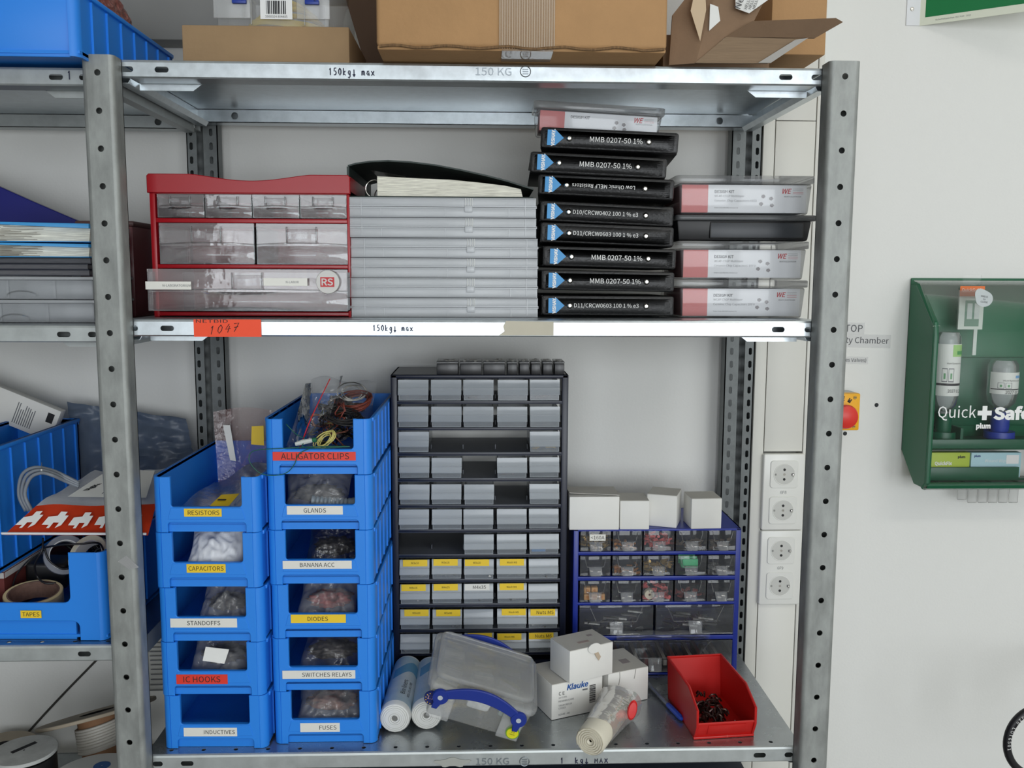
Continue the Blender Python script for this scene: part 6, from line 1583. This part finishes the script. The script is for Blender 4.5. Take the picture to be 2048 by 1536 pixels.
# grey cable coil
GC_ = mat('grey cable sheath', (128, 134, 142), .45)
Yc = .12
for q, lab_ in enumerate(('outer loop of grey cable hanging in front of the upper blue bin', 'middle loop of grey cable in front of the upper blue bin', 'inner loop of grey cable in front of the upper blue bin')):
    d_ = q * 6
    pixtube('grey_cable', lab_, [(52 + d_, 1022, Yc - .007 * q), (38 + d_, 990, Yc - .008 * q), (44 + d_ * 1.3, 950 + d_ * .6, Yc - .009 * q), (70 + d_, 935 + d_ * .9, Yc - .009 * q), (105, 941 + d_ * .8, Yc - .009 * q), (132, 953 + d_ * .8, Yc), (158, 966 + d_ * .6, Yc + .004)], .0028, GC_, 'grey cable loops')
b = MB(); p = at(83, 938, Yc - .012); b.tube([p, p + Vector((.0, 0, -.008))], .0014, PAPER, 8); b.tube([p + Vector((.001, 0, .01)), p], .0004, STEEL, 6); o = b.build('wire_end'); tag(o, 'bare white wire end on the grey cable', 'wire', 'grey cable loops')
# dark blue grey shielding bag behind the post
o = thing('shielding_bag', 'large dark blue grey shielding bag standing behind the left post', 'bag', (0, 0, 0)); b = MB()
SHB = mat('blue grey shielding film', (124, 138, 158), .25, 0, bump=1, bs=16)
q00, q10, q11, q01 = at(160, 955, .408), at(392, 930, .412), at(372, 838, .424), at(134, 803, .424)
def sb(u, v):
    p = (q00 * (1 - u) + q10 * u) * (1 - v) + (q01 * (1 - u) + q11 * u) * v
    return p + Vector((0, -.004 * sin(pi * u) * sin(pi * min(1, v * 1.3)) + .009 * noise.noise((u * 4, v * 4, 1)) + .005 * noise.noise((u * 11, v * 9, 4)), .003 * noise.noise((u * 6, v * 3, 2))))
b.sheet(sb, 40, 26, SHB, .004); b.build('film', o)
# big white and red shipping bag over the TAPES bin
o = thing('shipping_bag', 'white plastic shipping bag with red band draped over the TAPES bin', 'bag', (0, 0, 0)); b = MB()
SWB = mat('white shipping film', (236, 238, 240), .3, bump=.6, bs=20)
c00, c10, c11, c01 = at(8, 1070, .03), at(296, 1071, .045), at(330, 940, .2), at(190, 940, .2)
m0, m1 = at(72, 1012, .075), at(312, 1008, .1)
def qb(a, c, d, e, u, v): return (a * (1 - u) + c * u) * (1 - v) + (e * (1 - u) + d * u) * v
def wav(u, v, s=1): return Vector((0, -.006 * s * noise.noise((u * 3.5, v * 4, 5)), .007 * s * noise.noise((u * 3, v * 3, 3))))
b.sheet(lambda u, v: qb(m0, m1, c11, c01, u, v) + wav(u, v), 20, 12, SWB, .006); b.build('bag_body', o)
b = MB(); ORB = mat('red band film', (244, 82, 44), .32, bump=.4, bs=20)
b.sheet(lambda u, v: qb(c00, c10, m1, m0, u, v) + wav(u, 0, v), 20, 8, ORB, .006); b.build('red_band', o)
b = MB()
def onband(u, v): return qb(c00, c10, m1, m0, u, v) + wav(u, 0, v) + Vector((0, -.0075, .0035))
for k in range(5):
    u = .08 + .19 * k; P_ = [(-.05, .3), (.0, .3), (.0, .2), (.02, .2), (.02, .38), (.06, .38), (.06, .2), (.09, .3), (.09, .62), (.06, .62), (.06, .74), (.01, .74), (.01, .6), (-.05, .56)]
    vs = b.vv([onband(u + x_, y_) for x_, y_ in P_]); b.ff(vs, WHITE)
for k in range(9): b.tube([onband(k / 8, .015 + .03 * (k % 2)) for k in (0,)] + [onband(j / 10, .02) for j in range(11)], .0018, mat('bag hem', (224, 224, 226), .35), 6) if k == 0 else None
b.build('white_motif', o)
b = MB()
def onbag(u, v): return qb(m0, m1, c11, c01, u, v) + wav(u, v) + Vector((0, -.005, .0065))
vs = b.vv([onbag(.22, .12), onbag(.92, .1), onbag(.9, .85), onbag(.3, .85)]); b.ff(vs, PAPER)
for k in range(9): b.tube([onbag(.5 + .02 * k, .2 + .02 * k), onbag(.56 + .02 * k, .55)], .0006, INKG, 4)
pz = onbag(.34, .34); R_ = (onbag(.42, .62) - onbag(.3, .2)).normalized(); N_ = (onbag(.6, .3) - onbag(.3, .3)).cross(R_).normalized(); U_ = N_.cross(R_)
if U_.x > 0: pass
b.text('DigiKey', onbag(.36, .4) + Vector((0, -.002, .002)), R_, -(onbag(.6, .3) - onbag(.3, .3)).normalized(), INK, h=.011, bold=.02)
b.build('address_label', o)

# ---------------------------------------------------------------- cable reels at the bottom left
BG = mat('beige card flange', (164, 152, 134), .75, var=.05, vs=12); BRC = mat('brown card core', (146, 108, 78), .8); WC = mat('white reel cable', (196, 192, 184), .5)
ZF = .60 + .0006
def reel(label, c, r, ri, h, axis_rot, mtop, mcore=BRC, cable=None, hole=.4, zslot=False, base=True):
    o = thing('cable_reel', label, 'cable reel', c, axis_rot, 'cable reels at the bottom left'); t_ = .006
    for z, nm in ((h, 'upper_flange'), (0, 'lower_flange')):
        b = MB(); b.lathe([(ri * hole, z), (r - .001, z), (r, z + .001), (r, z + t_ - .001), (r - .001, z + t_), (ri * hole, z + t_), (ri * hole, z)], mtop, seg=64); b.build(nm, o)
    b = MB(); b.lathe([(ri, t_), (ri, h)], mcore, seg=40); b.lathe([(ri * hole, 0), (ri * hole, h + t_)], mat('reel hole dark', (34, 32, 32), .8), seg=32); b.lathe([(0, h * .5), (ri * hole, h * .5)], mat('reel hole dark', (34, 32, 32), .8), seg=32); b.build('core', o)
    if cable:
        b = MB(); n = 9; pts = []
        for k in range(n * 24 + 1): a = 2 * pi * k / 24; pts.append(((ri + cable) * cos(a), (ri + cable) * sin(a), h * .35 + h * .5 * (k / (n * 24)) + .004 * sin(a)))
        b.tube(pts, cable, WC, 6); b.build('cable', o)
    return o
# each reel hangs from the centre of its upper flange
def reel_at(label, px, py, Y, r, ri, h, rot, *a, **k):
    from mathutils import Euler
    q = at(px, py, Y)
    if not h: h = q.z - .006 - ZF
    c = q - Euler(rot).to_matrix() @ Vector((0, 0, h + .006)); return reel(label, c, r, ri, h, rot, *a, **k)
reel_at('tilted cardboard cable reel with brown core and white cable behind the left post', 194, 1424, .28, .099, .034, .085, (rad(-17), rad(-14), 0), BG, BRC, .003, hole=.86)
WFL = mat('dirty white flange', (186, 188, 186), .5, var=.18, vs=30)
o = reel_at('white topped cable reel with black winding and a slot at the left edge', 48, 1500, .12, .049, .033, 0, (0, 0, 0), WFL, BLACK, hole=.05)
b = MB(); zt_ = at(48, 1500, .12).z - ZF - .0002; b.box(-.004, .004, -.02, .02, zt_, zt_ + .0006, INK); bb = b.build('slot', o); bb.location = (-.004, .008, 0); bb.rotation_euler.z = rad(-35)
b = MB(); b.lathe([(.033, .0065), (.047, .008), (.047, zt_ - .009), (.033, zt_ - .0075)], BLACK, seg=40); b.build('winding', o)
o = reel_at('white reel with blue print in front of the left post at the bottom', 188, 1552, .085, .07, .04, 0, (0, 0, 0), mat('grey white flange', (196, 196, 192), .5), BLACK, hole=.05)
zt_ = at(188, 1552, .085).z - ZF - .0562; b = MB(); b.M = Matrix.Translation((0, 0, zt_)); b.lathe([(.001, .0566), (.013, .0566)], mat('blue print', (60, 96, 150), .5), (0, .03, 0), seg=20); b.hexa([(-.055, -.01, .0563), (.045, -.01, .0563), (.045, .012, .0563), (-.055, .012, .0563), (-.055, -.01, .0565), (.045, -.01, .0565), (.045, .012, .0565), (-.055, .012, .0565)], mat('clear tape patch', (196, 194, 186), .3)); b.build('print', o)
reel_at('pale reel flange showing at the bottom left corner of the picture', -66, 1582, .06, .048, .03, 0, (0, 0, 0), mat('grey white flange', (196, 196, 192), .5), BLACK, hole=.05)
reel_at('low cardboard reel lying at the back against the wall, bottom left', 6, 1492, .40, .06, .04, 0, (0, 0, 0), BG, BRC, hole=.5)
# cord running down the wall and sheet of paper hanging behind the bins
pixtube('thin_cable', 'thin black cord running diagonally down the wall at the lower left', [(230, 1280, W_Y - .003), (193, 1320, W_Y - .003), (120, 1395, W_Y - .003), (56, 1465, W_Y - .003), (30, 1500, W_Y - .003)], .0022, mat('dark cord', (60, 58, 54), .6))
P4 = [at(297, 1285, .42), at(318, 1285, .42), at(322, 1375, .42), at(303, 1376, .42)]
b = MB(); z0_, z1_ = P4[2].z, P4[0].z + .03
b.sheet(lambda u, v: (P4[3].x - .01 * v + .11 * u, .405 + .006 * sin(v * 5) + .01 * v, z0_ + (z1_ - z0_) * v), 4, 8, PAPER, .0006)
for k in range(12): b.box(P4[3].x + .004, P4[3].x + .09, .4005 + .006 * sin(5 * (k / 12)) + .01 * k / 12, .401 + .006 * sin(5 * (k / 12)) + .01 * k / 12, z0_ + (z1_ - z0_) * (k + .3) / 13, z0_ + (z1_ - z0_) * (k + .5) / 13, INKG)
o = b.build('paper_sheet'); tag(o, 'creased white printed sheet hanging behind the left bin stack', 'paper')
